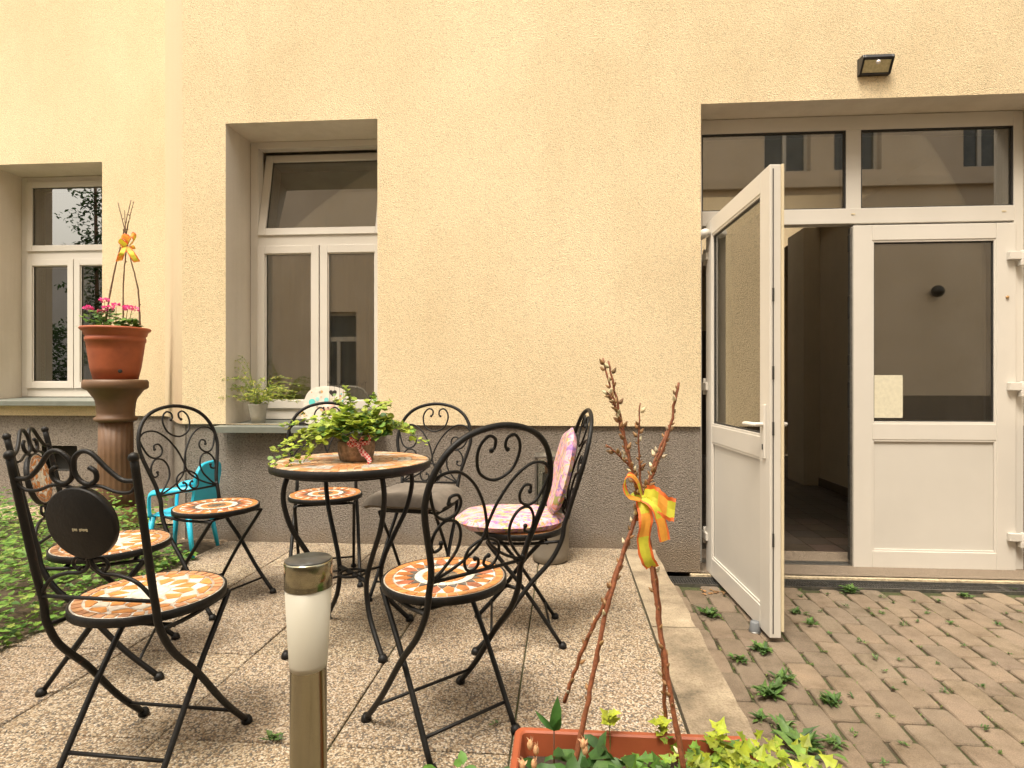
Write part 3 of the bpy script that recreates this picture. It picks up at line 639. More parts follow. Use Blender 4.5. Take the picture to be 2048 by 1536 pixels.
def arch_chair():
    root=thing('garden_chair','x','chair'); seat_parts(root,'arch')
    legs(root,lambda sx:[tuple(bp(sx*.152,.03))])
    b=MB()
    half=[(.151,.01),(.158,.06),(.178,.13),(.197,.20),(.200,.25),(.186,.31),(.15,.365),(.09,.402),(0,.418)]
    pts=[(-a,b_) for a,b_ in half]+[(a,b_) for a,b_ in half[::-1][1:]]
    b.tube(bpt(pts,6),.0085,10); b.tube([bp(-.15,.012),bp(.15,.012)],.0052,8); b.build('back_frame',M['iron'],root)
    s=MB(); wr=.0043
    def W(p): 
        s.tube(bpt(p,6),wr,7); 
    def tip(u,v): s.ball(tuple(bp(u,v)),.0068)
    top=[(-.026,.352),(-.017,.362),(-.020,.383),(-.042,.391),(-.063,.370),(-.068,.335),(-.050,.292),(0,.270)]
    W(top+[(-a,c) for a,c in top[::-1][1:]]); tip(-.026,.352); tip(.026,.352)
    low=[(-.022,.052),(-.012,.048),(-.010,.030),(-.026,.018),(-.046,.026),(-.056,.055),(-.044,.088),(0,.105)]
    W(low+[(-a,c) for a,c in low[::-1][1:]]); tip(-.022,.052); tip(.022,.052)
    for sx in (-1,1):
        W([(sx*.196,.275),(sx*.165,.302),(sx*.115,.303),(sx*.065,.268),(sx*.025,.21),(sx*.004,.155),(-sx*.004,.12),(-sx*.022,.085),(-sx*.075,.045),(-sx*.146,.014)])
        W([(sx*.196,.275),(sx*.182,.23),(sx*.165,.197),(sx*.138,.182),(sx*.108,.192),(sx*.096,.218),(sx*.108,.242),(sx*.130,.240),(sx*.134,.222)]); tip(sx*.132,.222)
        W([(sx*.138,.118),(sx*.138,.104),(sx*.156,.098),(sx*.166,.118),(sx*.160,.150),(sx*.136,.176),(sx*.102,.170),(sx*.082,.135),(sx*.086,.09),(sx*.115,.048),(sx*.146,.016)]); tip(sx*.138,.118)
    s.build('scrollwork',M['iron'],root); return root
def medallion_chair():
    root=thing('garden_chair','x','chair'); seat_parts(root,'star')
    def bq(u,v): return V((u,-.170-.20*v,.485+v*1.0))
    legs(root,lambda sx:[tuple(bq(sx*.158,.345)),tuple(bq(sx*.156,.2)),tuple(bq(sx*.152,.05))])
    q=lambda pts:[bq(a.x,a.y) for a in spline([(a,b,0) for a,b in pts],6)]
    s=MB()
    for sx in (-1,1):
        s.ball(tuple(bq(sx*.158,.35)),.012)
        s.tube(q([(sx*.157,.295),(sx*.12,.297),(sx*.085,.325),(sx*.055,.357),(sx*.030,.362),(sx*.008,.345),(sx*.002,.318),(sx*.012,.294),(sx*.034,.285),(sx*.054,.296),(sx*.056,.315),(sx*.042,.325)]),.0058,8)
        s.tube(q([(sx*.153,.285),(sx*.135,.268),(sx*.10,.268),(sx*.06,.281),(sx*.02,.278),(0,.272)]),.0042,8)
    s.build('back_frame',M['iron'],root); s=MB(); s.tube([bq(-.152,.0),bq(.152,.0)],.005,8); s.build('crossbar',M['iron'],root)
    s=MB()
    for sx in (-1,1):
        s.tube(q([(sx*.150,.005),(sx*.115,.045),(sx*.07,.062),(sx*.03,.066),(sx*.008,.082),(sx*.002,.105)]),.0048,8)
        s.tube(q([(sx*.012,.10),(sx*.035,.103),(sx*.046,.088),(sx*.036,.074),(sx*.027,.080)]),.0042,8)
    s.build('scrollwork',M['iron'],root)
    # round mosaic medallion
    c=bq(0,.192); nrm=V((0,.98,.20)).normalized(); T=Matrix.Translation(c)@(V((0,0,1)).rotation_difference(nrm).to_matrix().to_4x4())
    d=MB(); d.M=T; d.lathe([(.001,-.010),(.085,-.010),(.088,-.008),(.088,.006),(.085,.007),(.083,.005)],seg=48); d.build('medallion',M['iron'],root)
    d=MB(); d.M=T; star_mosaic(d,.083,.006,random.Random(9),8); d.build('mosaic',M['tile'],root)
    d=MB(); d.M=T; rr=random.Random(1)
    for k in range(9):
        if k==3: continue
        x=-.020+k*.0045; d.box(x,x+.0034,.012+rr.uniform(-.001,0),.017+rr.uniform(-.001,.0015),-.0113,-.0102,(.35,.31,.2))
    d.build('worn_marking',M['kit'],root)
    return root
G='mosaic-seat iron chairs standing around the table'
A0=arch_chair(); first=[True]
def place(proto,x,y,deg,label,used=[]):
    o=proto if proto not in used else copy_tree(proto); used.append(proto)
    o.location=(x,y,.0); o.rotation_euler=(0,0,R(deg-90)); tag(o,label,'chair',G); return o
place(A0,-.352,1.665,134,'nearest scroll-back iron chair with sun-pattern mosaic seat, its empty back to the viewer')
place(A0,-1.605,2.55,-17,'black iron scroll-back chair in front of the blue child chair')
place(A0,-1.225,2.87,-69,'black iron scroll-back chair directly behind the table, below the heart sign')
place(A0,-.715,2.74,-97,'black iron scroll-back chair carrying the grey seat cushion')
place(A0,-.185,2.30,187,'black iron scroll-back chair under the pink marbled cushion, seen from the side')
B0=medallion_chair()
place(B0,-1.112,1.475,87,'nearest left iron chair with star mosaic seat, showing the dark back of its medallion')
place(B0,-1.60,1.93,27,'black iron chair with its orange and white medallion facing us, beside the green bed')
# cushions
def pad(mb,w_,l_,h_,z0,nx=14,ny=14,round_=.5,puff=.35,dimples=()):
    top=[];bot=[]
    for i in range(nx+1):
        for k in range(ny+1):
            u=-1+2*i/nx; v=-1+2*k/ny
            # squircle mapping rounds the corners
            x=u*sqrt(1-round_*v*v/2); y=v*sqrt(1-round_*u*u/2)
            e=max(0,(1-abs(u)**6))*max(0,(1-abs(v)**6)); hh=h_*(.5+.5*e**.5) if e>0 else h_*.5
            for (a,b_) in dimples: hh-=h_*.45*math.exp(-((x-a)**2+(y-b_)**2)/.012)
            edge=0 if (abs(u)<1 and abs(v)<1) else 1
            top.append((x*w_/2,y*l_/2,z0+(h_*.5 if edge else hh))); bot.append((x*w_/2,y*l_/2,z0+(h_*.5 if edge else h_*.08)))
    n=(ny+1); fs=[]; off=len(top)
    for i in range(nx):
        for k in range(ny):
            a=i*n+k; fs.append((a,a+n,a+n+1,a+1)); fs.append((off+a+1,off+a+n+1,off+a+n,off+a))
    mb.add(top+bot,fs,True)
cu=thing('chair_cushion','pink and lilac marbled one-piece cushion laid over seat and back of a chair','cushion',(-.185,2.30,0),R(187-90))
s=MB(); pad(s,.37,.44,.050,.441,round_=.95); s.M=Matrix.Translation((0,.03,0)); s.v=[V((p.x,p.y+.035,p.z)) for p in s.v]; s.build('seat_pad',M['pinkfab'],cu)
s=MB(); s.M=Matrix.Translation((0,-.150,.47))@Matrix.Rotation(R(-76),4,'X')@Matrix.Rotation(pi,4,'Y')@Matrix.Translation((0,-.19,-.012)); 
s.M=Matrix.Translation((0,-.148,.470))@Matrix.Rotation(R(104.5),4,'X')@Matrix.Translation((0,.18,-.045)); pad(s,.33,.36,.045,0,round_=1.0); s.build('back_pad',M['pinkfab'],cu)
cu=thing('chair_cushion','taupe grey tufted square cushion drooping over the seat behind the table','cushion',(-.715,2.74,0),R(-97-90))
s=MB(); pad(s,.40,.40,.058,.441,18,18,round_=.15,dimples=[(-.45,-.45),(.45,-.45),(-.45,.45),(.45,.45),(0,0)])
s.v=[V((p.x,p.y+.02,p.z-.05*max(0,(abs(p.x)-.14)/.07)**1.5*.6-.05*max(0,(abs(p.y)-.15)/.06)**1.5*.5)) for p in s.v]; s.build('cushion_pad',M['greyfab'],cu)
s=MB()
for a,b_ in [(-.45,-.45),(.45,-.45),(-.45,.45),(.45,.45),(0,0)]: s.ball((a*.2,b_*.2+.02,.475),.006,.5)
s.build('button',M['greyfab'],cu)
# ------------------------------------------------------------------ table
tb=thing('bistro_table','round iron bistro table with orange mosaic top and curved legs','table',(-.835,2.21,0))
s=MB(); s.lathe([(.02,.672),(.296,.670),(.303,.673),(.303,.698),(.299,.700),(.296,.697)],seg=80); s.build('table_rim',M['iron'],tb)
s=MB(); rt=random.Random(8); z=.698; s.lathe([(.296,z-.004),(.296,z)],seg=80,col=(.60,.52,.42))
cells=[]; ovals=[(.20*cos(a),.20*sin(a)) for a in [R(15+60*k) for k in range(6)]]
rads=[0,.03,.055,.08,.105,.13,.155,.18,.205,.23,.253]
for ri in range(len(rads)-1):
    r0,r1=rads[ri],rads[ri+1]; m=max(4,int(2*pi*(r0+r1)/2/.026)); ph=rt.random()
    for i in range(m):
        a0=2*pi*(i+ph)/m; a1=2*pi*(i+1+ph)/m; rm=(r0+r1)/2; am=(a0+a1)/2; x,y=rm*cos(am),rm*sin(am)
        inov=any((((x-ox)*cos(atan2(oy,ox))+(y-oy)*sin(atan2(oy,ox)))/.038)**2+((-(x-ox)*sin(atan2(oy,ox))+(y-oy)*cos(atan2(oy,ox)))/.060)**2<1 for ox,oy in ovals)
        c=(.50,.47,.42) if inov else rt.choice([(.62,.27,.09),(.60,.33,.15),(.68,.42,.22),(.56,.24,.09)])
        if r0<.075: c=rt.choice([(.62,.50,.36),(.55,.30,.14)])
        ringtile(s,max(r0,.002),r1,a0,a1,jit(c,.12,rt),z)
for i in range(64): ringtile(s,.254,.292,2*pi*i/64,2*pi*(i+1)/64,jit(rt.choice([(.66,.32,.13),(.74,.58,.42),(.70,.45,.28)]),.1,rt),z)
s.build('table_top',M['tile'],tb)
for k in range(4):
    a=R(45+90*k); s=MB(); pr=[(.245,.672),(.262,.62),(.262,.56),(.235,.47),(.180,.375),(.135,.29),(.122,.22),(.150,.13),(.215,.05),(.252,.010)]
    s.tube(spline([(r_*cos(a),r_*sin(a),z_) for r_,z_ in pr],6),.0095,10); s.lathe([(.013,0),(.018,.003),(.017,.014),(.010,.026)],(.254*cos(a),.254*sin(a),0),12); s.build('leg',M['iron'],tb)
s=MB(); 
for a in (R(45),R(135)): s.tube([(-.124*cos(a),-.124*sin(a),.255),(.124*cos(a),.124*sin(a),.255)],.009,8,flat=.45)
s.tube([(.05*cos(2*pi*i/24),.05*sin(2*pi*i/24),.256) for i in range(24)],.005,6,closed=True); s.build('cross_brace',M['iron'],tb)
s=MB(); s.tube([(.26*cos(2*pi*i/48),.26*sin(2*pi*i/48),.664) for i in range(48)],.006,6,closed=True); s.build('apron_ring',M['iron'],tb)
# ------------------------------------------------------------------ basket with ivy on the table
LM,DG,MG=(.36,.46,.05),(.05,.13,.02),(.16,.30,.04)
bk=thing('plant_basket','small bark basket of trailing lime-green ivy with red checked bow on the table','potted plant',(-.815,2.20,.7005))
s=MB(); rr=random.Random(6)
s.lathe([(.052,0),(.060,.004),(.067,.03),(.070,.06),(.068,.078),(.060,.078),(.058,.06),(.01,.058)],seg=40,flute=lambda a,z:1+.03*sin(11*a)+.02*sin(23*a+40*z)); s.build('basket',M['basket'],bk)
s=MB(); 
fo=MB()
for i in range(640):
    a=rr.uniform(0,2*pi); e=rr.random()**.6; rad=.118*e; x,y=rad*cos(a)*1.05,rad*sin(a)
    hz=.07+.122*sqrt(max(0,1-(rad/.14)**2))*rr.uniform(.35,1.08)*(1+.18*sin(3*a+1))
    d=(cos(a)+rr.gauss(0,.5),sin(a)+rr.gauss(0,.5),rr.uniform(-.4,.7)); L=rr.uniform(.018,.034)
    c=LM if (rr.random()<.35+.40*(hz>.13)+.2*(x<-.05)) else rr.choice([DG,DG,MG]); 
    fo.leaf((x,y,hz),d,(rr.gauss(0,.4),-.5+rr.gauss(0,.4),1),L,L*1.05,rr.choice(['round','lobed','round']),jit(c,.25,rr))
ends=[(-.29,-.10,.045),(-.24,-.20,.006),(-.30,.0,.135),(-.19,-.17,.01),(-.13,-.18,.02),(.27,.02,.07),(.20,.10,.11),(.24,-.03,.12),(-.22,.12,.10),(.06,.05,.26),(-.05,.02,.29),(.10,.10,.23),(-.08,-.02,.24),(.14,-.02,.22),(-.26,-.05,.075),(-.16,.05,.17)]
for (ex,ey,ez) in ends:
    pts=spline([(ex*.1,ey*.1,.07),(ex*.5,ey*.5,.11+.35*ez),(ex,ey,ez)],10); s.tube(pts,.0016,5,col=(.2,.25,.05))
    for j,p_ in enumerate(pts[5:]):
        for q_ in range(3):
            L=rr.uniform(.012,.028)*(1.15-.35*j/16); d=(ex*2+rr.gauss(0,.6),ey*2+rr.gauss(0,.6),rr.uniform(-.5,.5))
            c=LM if rr.random()<.8 else MG; fo.leaf((p_.x+rr.gauss(0,.005),p_.y+rr.gauss(0,.005),max(.004,p_.z+rr.gauss(0,.006))),d,(rr.gauss(0,.4),-.4,1),L,L,rr.choice(['round','lobed']),jit(c,.22,rr))
s.build('stem',M['leaf'],bk); fo.build('foliage',M['leaf'],bk)
s=MB()
def ribbon(mb,pts,wd,wv,rnd):
    P_=spline(pts,6); n=len(P_); wv=V(wv).normalized(); vs=[]; off=(-.5,-.34,0,.34,.5)
    for i,p_ in enumerate(P_):
        k=wd*(1+.05*sin(i*1.3))
        nn_=wv.cross(P_[min(i+1,n-1)]-P_[max(i-1,0)]); nn_=nn_.normalized() if nn_.length>1e-6 else V((0,1,0))
        for j,q in enumerate(off): vs.append(p_+wv*q*k+nn_*(wd*.05*sin(i*.45+j*2.1)))
    ph=rnd.uniform(0,6)
    for j in range(4):
        for i in range(n-1):
            col=(.76,.17,.04) if j in (0,3) else ((.60,.58,.05) if sin(i*.33+ph)>-.35 else (.78,.36,.05))
            a=i*5+j; mb.add([vs[a],vs[a+1],vs[a+6],vs[a+5]],[(0,1,2,3)],True,col)
def strip(mb,pts,wd,wv,col=None):
    P_=spline(pts,5); n=len(P_); vs=[]; wv=V(wv)
    for p_ in P_: vs += [p_-wv*wd/2,p_+wv*wd/2]
    mb.add(vs,[(2*i,2*i+1,2*i+3,2*i+2) for i in range(n-1)],True,col)
for x in (0,): 
    strip(s,[(.03,-.066,.072),(.05,-.085,.095),(.075,-.080,.10),(.078,-.07,.08),(.035,-.068,.072)],.018,(.2,.1,.95))
    strip(s,[(.03,-.066,.072),(.01,-.088,.092),(-.005,-.085,.085),(.005,-.075,.068),(.03,-.068,.072)],.018,(.1,.1,.95))
    strip(s,[(.03,-.070,.072),(.055,-.085,.045),(.08,-.09,.02),(.085,-.095,.003)],.018,(.75,.2,.6))
    strip(s,[(.03,-.070,.070),(.045,-.082,.05),(.06,-.09,.03)],.014,(.8,.1,.4))
s.ball((.03,-.071,.072),.010); s.build('bow',M['gingham'],bk)
# ------------------------------------------------------------------ column with flower pot
cb=at(232,1000,4.05); cx,cy=cb.x,cb.y
co=thing('column','brown painted fluted cast column standing by the bed','column',(cx,cy,0))
s=MB(); s.lathe([(.12,.13),(.115,.22),(.108,.50),(.106,.74)],seg=96,flute=lambda a,z:1-.06*abs(sin(10*a))**.5); s.build('shaft',M['castbrown'],co)
s=MB(); s.lathe([(.19,0),(.19,.03),(.165,.035),(.165,.06),(.15,.075),(.155,.10),(.135,.115),(.125,.14)],seg=48); s.build('base',M['castbrown'],co)
s=MB(); s.lathe([(.110,.735),(.128,.745),(.130,.765),(.112,.775),(.112,.80),(.118,.86),(.122,.885),(.128,.90),(.165,.955),(.185,.965),(.195,.975),(.195,1.015),(.185,1.03),(.02,1.032)],seg=48); s.build('capital',M['castbrown'],co)
fp=thing('flower_pot','round terracotta plastic pot of pink geraniums on top of the brown column','potted plant',(cx,cy,1.0325))
s=MB(); s.lathe([(.132,0),(.15,.08),(.166,.20),(.174,.262),(.180,.265),(.181,.29),(.176,.293),(.178,.305),(.186,.308),(.188,.33),(.205,.342),(.212,.352),(.205,.362),(.182,.358),(.172,.33),(.02,.32)],seg=64); s.build('pot',M['terra'],fp)
s=MB(); hd=V((-cx,-cy,0)).normalized(); hp=V((hd.x*.148+.03,hd.y*.148,.055)); s.M=Matrix.Translation(hp)@V((0,0,1)).rotation_difference(hd).to_matrix().to_4x4(); s.lathe([(.001,0),(.013,0),(.013,.006),(.010,.007),(.001,.007)],seg=16); s.build('drain_plug',M['dark'],fp)
s=MB(); s.lathe([(.001,.325),(.17,.322)],seg=32); s.build('soil',M['soil'],fp)
s=MB(); rr=random.Random(12)
for i in range(230):
    if rr.random()<.6: ox,oy,sc=-.06,-.02,.10
    else: ox,oy,sc=.11,-.03,.055
    x=ox+rr.gauss(0,sc*.55); y=oy+rr.gauss(0,.05); zz=.34+rr.random()*.12*(1.1 if ox<0 else .7); L=rr.uniform(.025,.045)
    s.leaf((x,y,zz),(rr.gauss(0,1),rr.gauss(0,1),rr.uniform(-.2,.5)),(rr.gauss(0,.4),-.5,1),L,L,'round',jit(rr.choice([DG,MG,(.10,.22,.03)]),.25,rr))
s.build('foliage',M['leaf'],fp)
PK=(.80,.10,.36)
for (dx,dz,sc) in ((-.155,.495,.035),(-.005,.495,.045),(-.035,.55,.034),(.165,.485,.055),(.135,.495,.04),(.05,.515,.024),(-.06,.47,.02)):
    st_=MB(); st_.tube(spline([(dx*.5,-.03,.33),(dx*.8,-.05,.39),(dx,-.06,dz-.01)],4),.0022,5,col=(.2,.22,.06)); fl=MB()
    for j in range(46):
        u=rr.gauss(0,1); v_=rr.gauss(0,1); w_=rr.gauss(0,.5)+.3; k=V((u,v_,w_)).normalized()
        L=rr.uniform(.010,.018); fl.leaf((dx+k.x*sc*.6,-.06+k.y*sc*.6,dz+k.z*sc*.3),k,(rr.gauss(0,1),rr.gauss(0,1),1),L,L,'round',jit(PK if sc>.023 else (.45,.12,.15),.2,rr))
    o_=fl.build('flower',M['petal'],fp); st_.build('stem',M['leaf'],o_)
def buds(mb,pts,rnd,size,col,step=3):
    for i in range(1,len(pts)-1,step):
        if rnd.random()<.18: continue
        p_=pts[i]; d=(pts[i+1]-pts[i-1]).normalized(); a=rnd.uniform(0,2*pi); o=d.orthogonal().normalized(); o=Matrix.Rotation(a,3,d)@o
        k=size*rnd.uniform(.45,1.15); ax=(d*.8+o*.7).normalized(); M0=mb.M; mb.M=Matrix.Translation(p_+o*k*.55)@V((0,0,1)).rotation_difference(ax).to_matrix().to_4x4(); cc=jit(col if rnd.random()<.7 else (.55,.47,.30),.3,rnd); mb.lathe([(.001,-k*.3),(k*.42,0),(k*.40,k*.45),(k*.2,k*.95),(.001,k*1.25)],seg=6,col=cc); mb.M=M0
def twig_parts(root,paths,r,mat_,rnd,budsize,budcol,wob=.0015):
    base=V(root.location)
    tcol=(.20,.065,.025) if budsize>.01 else (.16,.10,.06)
    for pp in paths:
        pts=[V(q)-base for q in pp[0]]; P_=spline(pts,9); P_=[q+V((rnd.gauss(0,wob),rnd.gauss(0,wob),0))*.5 for q in P_]
        n=len(P_); s=MB(); rad=[1.25*(pp[1]+(pp[2]-pp[1])*i/(n-1))*rnd.uniform(.85,1.15) for i in range(n)]; s.tube(P_,rad,7,col=tcol)
        buds(s,P_,rnd,budsize,budcol,1 if budsize>.01 else 2); s.build('twig',mat_,root)
rr=random.Random(21)
tt=4.02
tw=thing('twig_pyramid','tripod of budding twigs tied with orange and yellow ribbon in the geranium pot','twig decoration',(cx,cy,1.36))
A=lambda px,py,t=tt: at(px,py,t)
twig_parts(tw,[
 ([A(210,650),A(225,560),A(246,470),A(262,400)],.0055,.002),
 ([A(246,650,4.1),A(247,560,4.1),A(252,480),A(236,405)],.0045,.002),
 ([A(280,650),A(276,580),A(262,520),A(252,470),A(249,420)],.0050,.0015),
 ([A(250,480,4.1),A(258,440),A(268,402)],.004,.0015)],.005,M['bark'],rr,.009,(.16,.08,.05))
s=MB(); bs=V(tw.location); c_=A(255,487,3.96)-bs
def rel(px,py,t): return A(px,py,t)-bs
s.tube([rel(245,492,4.0),rel(256,497,3.96),rel(268,494,4.0)],.016,8,flat=.6,col=(.7,.4,.05))
for pl_,wv in ((([252,492,3.98],[240,480,3.93],[246,472,3.93],[258,480,3.95],[254,492,3.96]),(.3,.3,.9)),(([254,492,3.97],[262,470,3.92],[270,478,3.93],[258,492,3.96]),(.3,.3,.9)),(([254,494,3.95],[262,505,3.92],[268,515,3.92],[274,524,3.93]),(.9,.2,.2)),(([250,494,3.95],[244,505,3.92],[241,514,3.93],[238,522,3.94]),(.9,.2,.2))):
    ribbon(s,[rel(*q) for q in pl_],.045,wv,rr)
s.build('ribbon',M['petal'],tw)
# ------------------------------------------------------------------ blue child chair
bc=thing('child_chair','small turquoise plastic child armchair against the wall behind the iron chairs','chair',(-2.27,3.27,0),R(186-90)); bc.scale=(.95,.82,1)
s=MB(); pad(s,.30,.30,.022,.235,round_=.4); s.build('seat',M['blue'],bc)
s=MB(); s.M=Matrix.Translation((0,-.135,.25))@Matrix.Rotation(R(100),4,'X')@Matrix.Translation((0,.145,0)); 
prof=[(-.12,-.14),(.12,-.14),(.15,-.02),(.155,.07),(.13,.125),(.07,.15),(-.07,.15),(-.13,.125),(-.155,.07),(-.15,-.02)]
s.prism([(q.x,q.y) for q in spline([(a,b,0) for a,b in prof],4,True)],0,.02,inset=.02); 
s.build('backrest',M['blue'],bc,bevel=.004)
for sx in (-1,1):
    s=MB(); s.tube(spline([(sx*.145,-.16,.40),(sx*.165,-.05,.395),(sx*.165,.06,.385),(sx*.158,.12,.37),(sx*.148,.135,.31),(sx*.140,.135,.24)],5),.020,10,flat=.55); s.build('armrest',M['blue'],bc)
    for (a,b_) in ((.125,.155),(-.12,-.165)):
        s=MB(); s.tube([(sx*.125,a,.24),(sx*.15,b_,.0)],[.026,.018],10,flat=.7); s.build('leg',M['blue'],bc)
# ------------------------------------------------------------------ window-sill things
sp=thing('potted_fern','light green feathery fern in a small grey pot on the window sill','potted plant',(-1.995,3.615,.745))
s=MB(); s.lathe([(.040,0),(.048,.05),(.060,.12),(.061,.124),(.057,.124),(.050,.10),(.01,.10)],seg=32); s.build('pot',simple('grey_pot',(.30,.285,.24),.7,nz=.1),sp)
s=MB(); rr=random.Random(31)
for i in range(46):
    a=rr.uniform(0,2*pi); L_=rr.uniform(.14,.30); h_=rr.uniform(.02,.24)
    if i<7: a=R(170+rr.uniform(-35,25)); L_=rr.uniform(.26,.34); h_=rr.uniform(.2,.42)
    yv=sin(a)*.5-.12; pts=spline([(0,0,.11),(cos(a)*L_*.4,yv*L_*.4,.13+h_*.7),(cos(a)*L_,yv*L_,.12+h_*.75)],7)
    s.tube(pts,.0009,4,col=(.2,.3,.05))
    for p_ in pts[3:]:
        for q in range(5):
            l=rr.uniform(.008,.020); s.leaf(p_+V((rr.gauss(0,.004),rr.gauss(0,.004),rr.gauss(0,.004))),(cos(a)+rr.gauss(0,.9),yv+rr.gauss(0,.9),rr.gauss(.1,.6)),(rr.gauss(0,1),-1,1),l,l*.35,'oval',jit(rr.choice([(.34,.40,.04),(.22,.33,.03),(.48,.46,.06)]),.25,rr))
s.build('foliage',M['leaf'],sp)
sg=thing('garden_sign','rounded whitewashed plaque with cut-out heart and painted flowers on the window sill','sign',(-1.535,3.60,.748))
pr=[(-.145,0),(.145,0),(.15,.10),(.148,.15),(.125,.20),(.08,.228),(0,.24),(-.08,.228),(-.125,.20),(-.148,.15),(-.15,.10)]
s=MB(); s.M=Matrix.Rotation(R(84),4,'X'); s.prism([(q.x,q.y) for q in spline([(a,b,0) for a,b in pr],3,True)],-.007,.007,(.62,.58,.50)); s.build('board',M['kit'],sg,bevel=.002)
def disc(mb,x,y,r,z,col,n=10,sy=1): mb.add([(x,y,z)]+[(x+r*cos(2*pi*i/n),y+r*sy*sin(2*pi*i/n),z) for i in range(n)],[(0,i+1,(i+1)%n+1) for i in range(n)],False,col)
s=MB(); s.M=Matrix.Rotation(R(84),4,'X')
ht=[(16*sin(t)**3*.0016+.04,(13*cos(t)-5*cos(2*t)-2*cos(3*t)-cos(4*t))*.0015+.195) for t in [2*pi*i/28 for i in range(28)]]
s.prism(ht[::-1],.0072,.0085,(.02,.015,.012)); s.build('heart',M['kit'],sg)
s=MB(); s.M=Matrix.Rotation(R(84),4,'X'); rr=random.Random(2); s.box(-.128,.128,.06,.19,.0066,.0074,(.60,.56,.48))
for i in range(30): disc(s,rr.uniform(-.12,.12),rr.uniform(.07,.205),rr.uniform(.004,.010),.0076+.00005*i,rr.choice([(.55,.25,.08),(.5,.3,.12),(.12,.45,.42),(.6,.42,.3),(.3,.3,.25)]))
disc(s,-.095,.135,.022,.0095,(.10,.50,.48)); disc(s,-.06,.155,.014,.0096,(.30,.60,.58)); disc(s,.0,.15,.016,.0097,(.15,.5,.5))
s.build('painted_flowers',M['kit'],sg)
og=thing('ornament','small round pink-faced ornament in front of the heart sign','ornament',(-1.50,3.555,.745))
s=MB(); s.lathe([(.03,0),(.042,.02),(.036,.05),(.022,.06)],seg=20,col=(.55,.5,.42)); s.build('body',M['kit'],og)
s=MB(); s.ball((0,0,.098),.043,1,20,(.72,.45,.36)); s.build('head',M['kit'],og,sub=1)
s=MB(); s.ball((-.014,-.041,.108),.005,1,8,(.02,.015,.01)); s.ball((.014,-.041,.108),.005,1,8,(.02,.015,.01)); s.build('eye',M['kit'],og)
fl=thing('flower_posy','little yellow and dark flowers in a small pot at the foot of the heart sign','flowers',(-1.66,3.52,.743))
s=MB(); s.lathe([(.018,0),(.024,.035),(.02,.036)],seg=20,col=(.05,.05,.06)); s.build('pot',M['kit'],fl)
s=MB(); rr=random.Random(5)
for i in range(50):
    k=V((rr.gauss(0,1),rr.gauss(0,1),abs(rr.gauss(0,1)))).normalized(); s.leaf((k.x*.025,k.y*.025,.05+k.z*.02),k,(0,0,1),.016,.014,'round',jit(rr.choice([(.75,.5,.04),(.1,.15,.05),(.75,.7,.6)]),.2,rr))
s.build('blossom',M['petal'],fl)
bt=thing('wire_butterfly','tiny dark wire butterflies standing above the heart sign','ornament',(-1.45,3.60,.748))
s=MB(); rr=random.Random(14)
for (x,z_) in ((-.06,.26),(-.03,.265),(.03,.262),(.005,.25)):
    s.tube([(x,0,.0),(x,0,z_)],.0010,5)
    for sx in (-1,1): s.tube([(x,0,z_),(x+sx*.012,-.003,z_+.014),(x+sx*.014,-.003,z_),(x,0,z_)],.0010,5)
s.build('wire',M['iron'],bt)
# ------------------------------------------------------------------ lantern on grey tub by the wall
tu=thing('tub','pale grey round plastic tub on the patio against the plinth','tub',(-.085,3.26,0))
s=MB(); s.lathe([(.085,0),(.098,.012),(.104,.05),(.108,.26),(.113,.27),(.113,.285),(.104,.285),(.10,.26),(.02,.255)],seg=48); s.build('tub_body',simple('pale_grey_plastic',(.20,.175,.14),.6,nz=.12,nscale=10),tu)
s=MB(); s.lathe([(.001,.262),(.101,.262)],seg=32); s.build('tub_filling',M['soil'],tu)
la=thing('lantern','glass and metal garden lantern standing in the grey tub','lantern',(-.085,3.26,.263))
s=MB()
for sx,sy in ((-1,-1),(1,-1),(1,1),(-1,1)): s.box(sx*.078-.006,sx*.078+.006,sy*.078-.006,sy*.078+.006,.01,.325)
s.box(-.086,.086,-.086,.086,0,.012); s.box(-.086,.086,-.086,-.078,.118,.235) if False else None
s.build('lantern_frame',M['steel'],la,bevel=.001)
s=MB(); s.box(-.088,.088,-.088,.088,.326,.338); s.lathe([(.07,.338),(.03,.355),(.012,.36)],seg=24); s.build('lantern_roof',M['steel'],la,bevel=.001)
for k in range(4):
    g=MB(); g.M=Matrix.Rotation(k*pi/2,4,'Z'); g.box(-.071,.071,-.079,-.076,.012,.325); g.build('pane',M['clearglass'],la)
s=MB(); s.lathe([(.045,.012),(.045,.23),(.04,.232)],seg=28,col=(.02,.018,.016)); s.build('candle_holder',M['kit'],la)
s=MB(); s.lathe([(.03,.232),(.03,.29),(.02,.292)],seg=20,col=(.45,.25,.18)); s.build('candle',M['kit'],la)
# ------------------------------------------------------------------ bollard light
bo=at(617,1122,1.1); bl=thing('bollard_light','stainless steel solar bollard light with frosted sleeve in the foreground','garden light',(bo.x,bo.y,0))
s=MB(); s.lathe([(.055,0),(.055,.006),(.034,.010),(.0335,.47),(.0345,.472)],seg=48); s.build('post',M['inox'],bl)
zz0,zz1=.46,.615
s=MB(); s.lathe([(.0340,zz0),(.0350,zz0+.01),(.0428,zz1)],seg=48); s.build('frosted_sleeve',M['frost'],bl)
s=MB(); s.lathe([(.0415,zz1-.002),(.0436,zz1-.002),(.0440,zz1+.046),(.043,zz1+.049),(.040,zz1+.049)],seg=48); s.build('cap',M['inox'],bl)
s=MB(); s.lathe([(.001,zz1+.0495),(.042,zz1+.048),(.0425,zz1+.0505),(.041,zz1+.052),(.001,zz1+.0525)],seg=48); s.build('solar_lid',simple('dark_solar_lid',(.045,.045,.043),.3,nz=.4,nscale=60),bl)
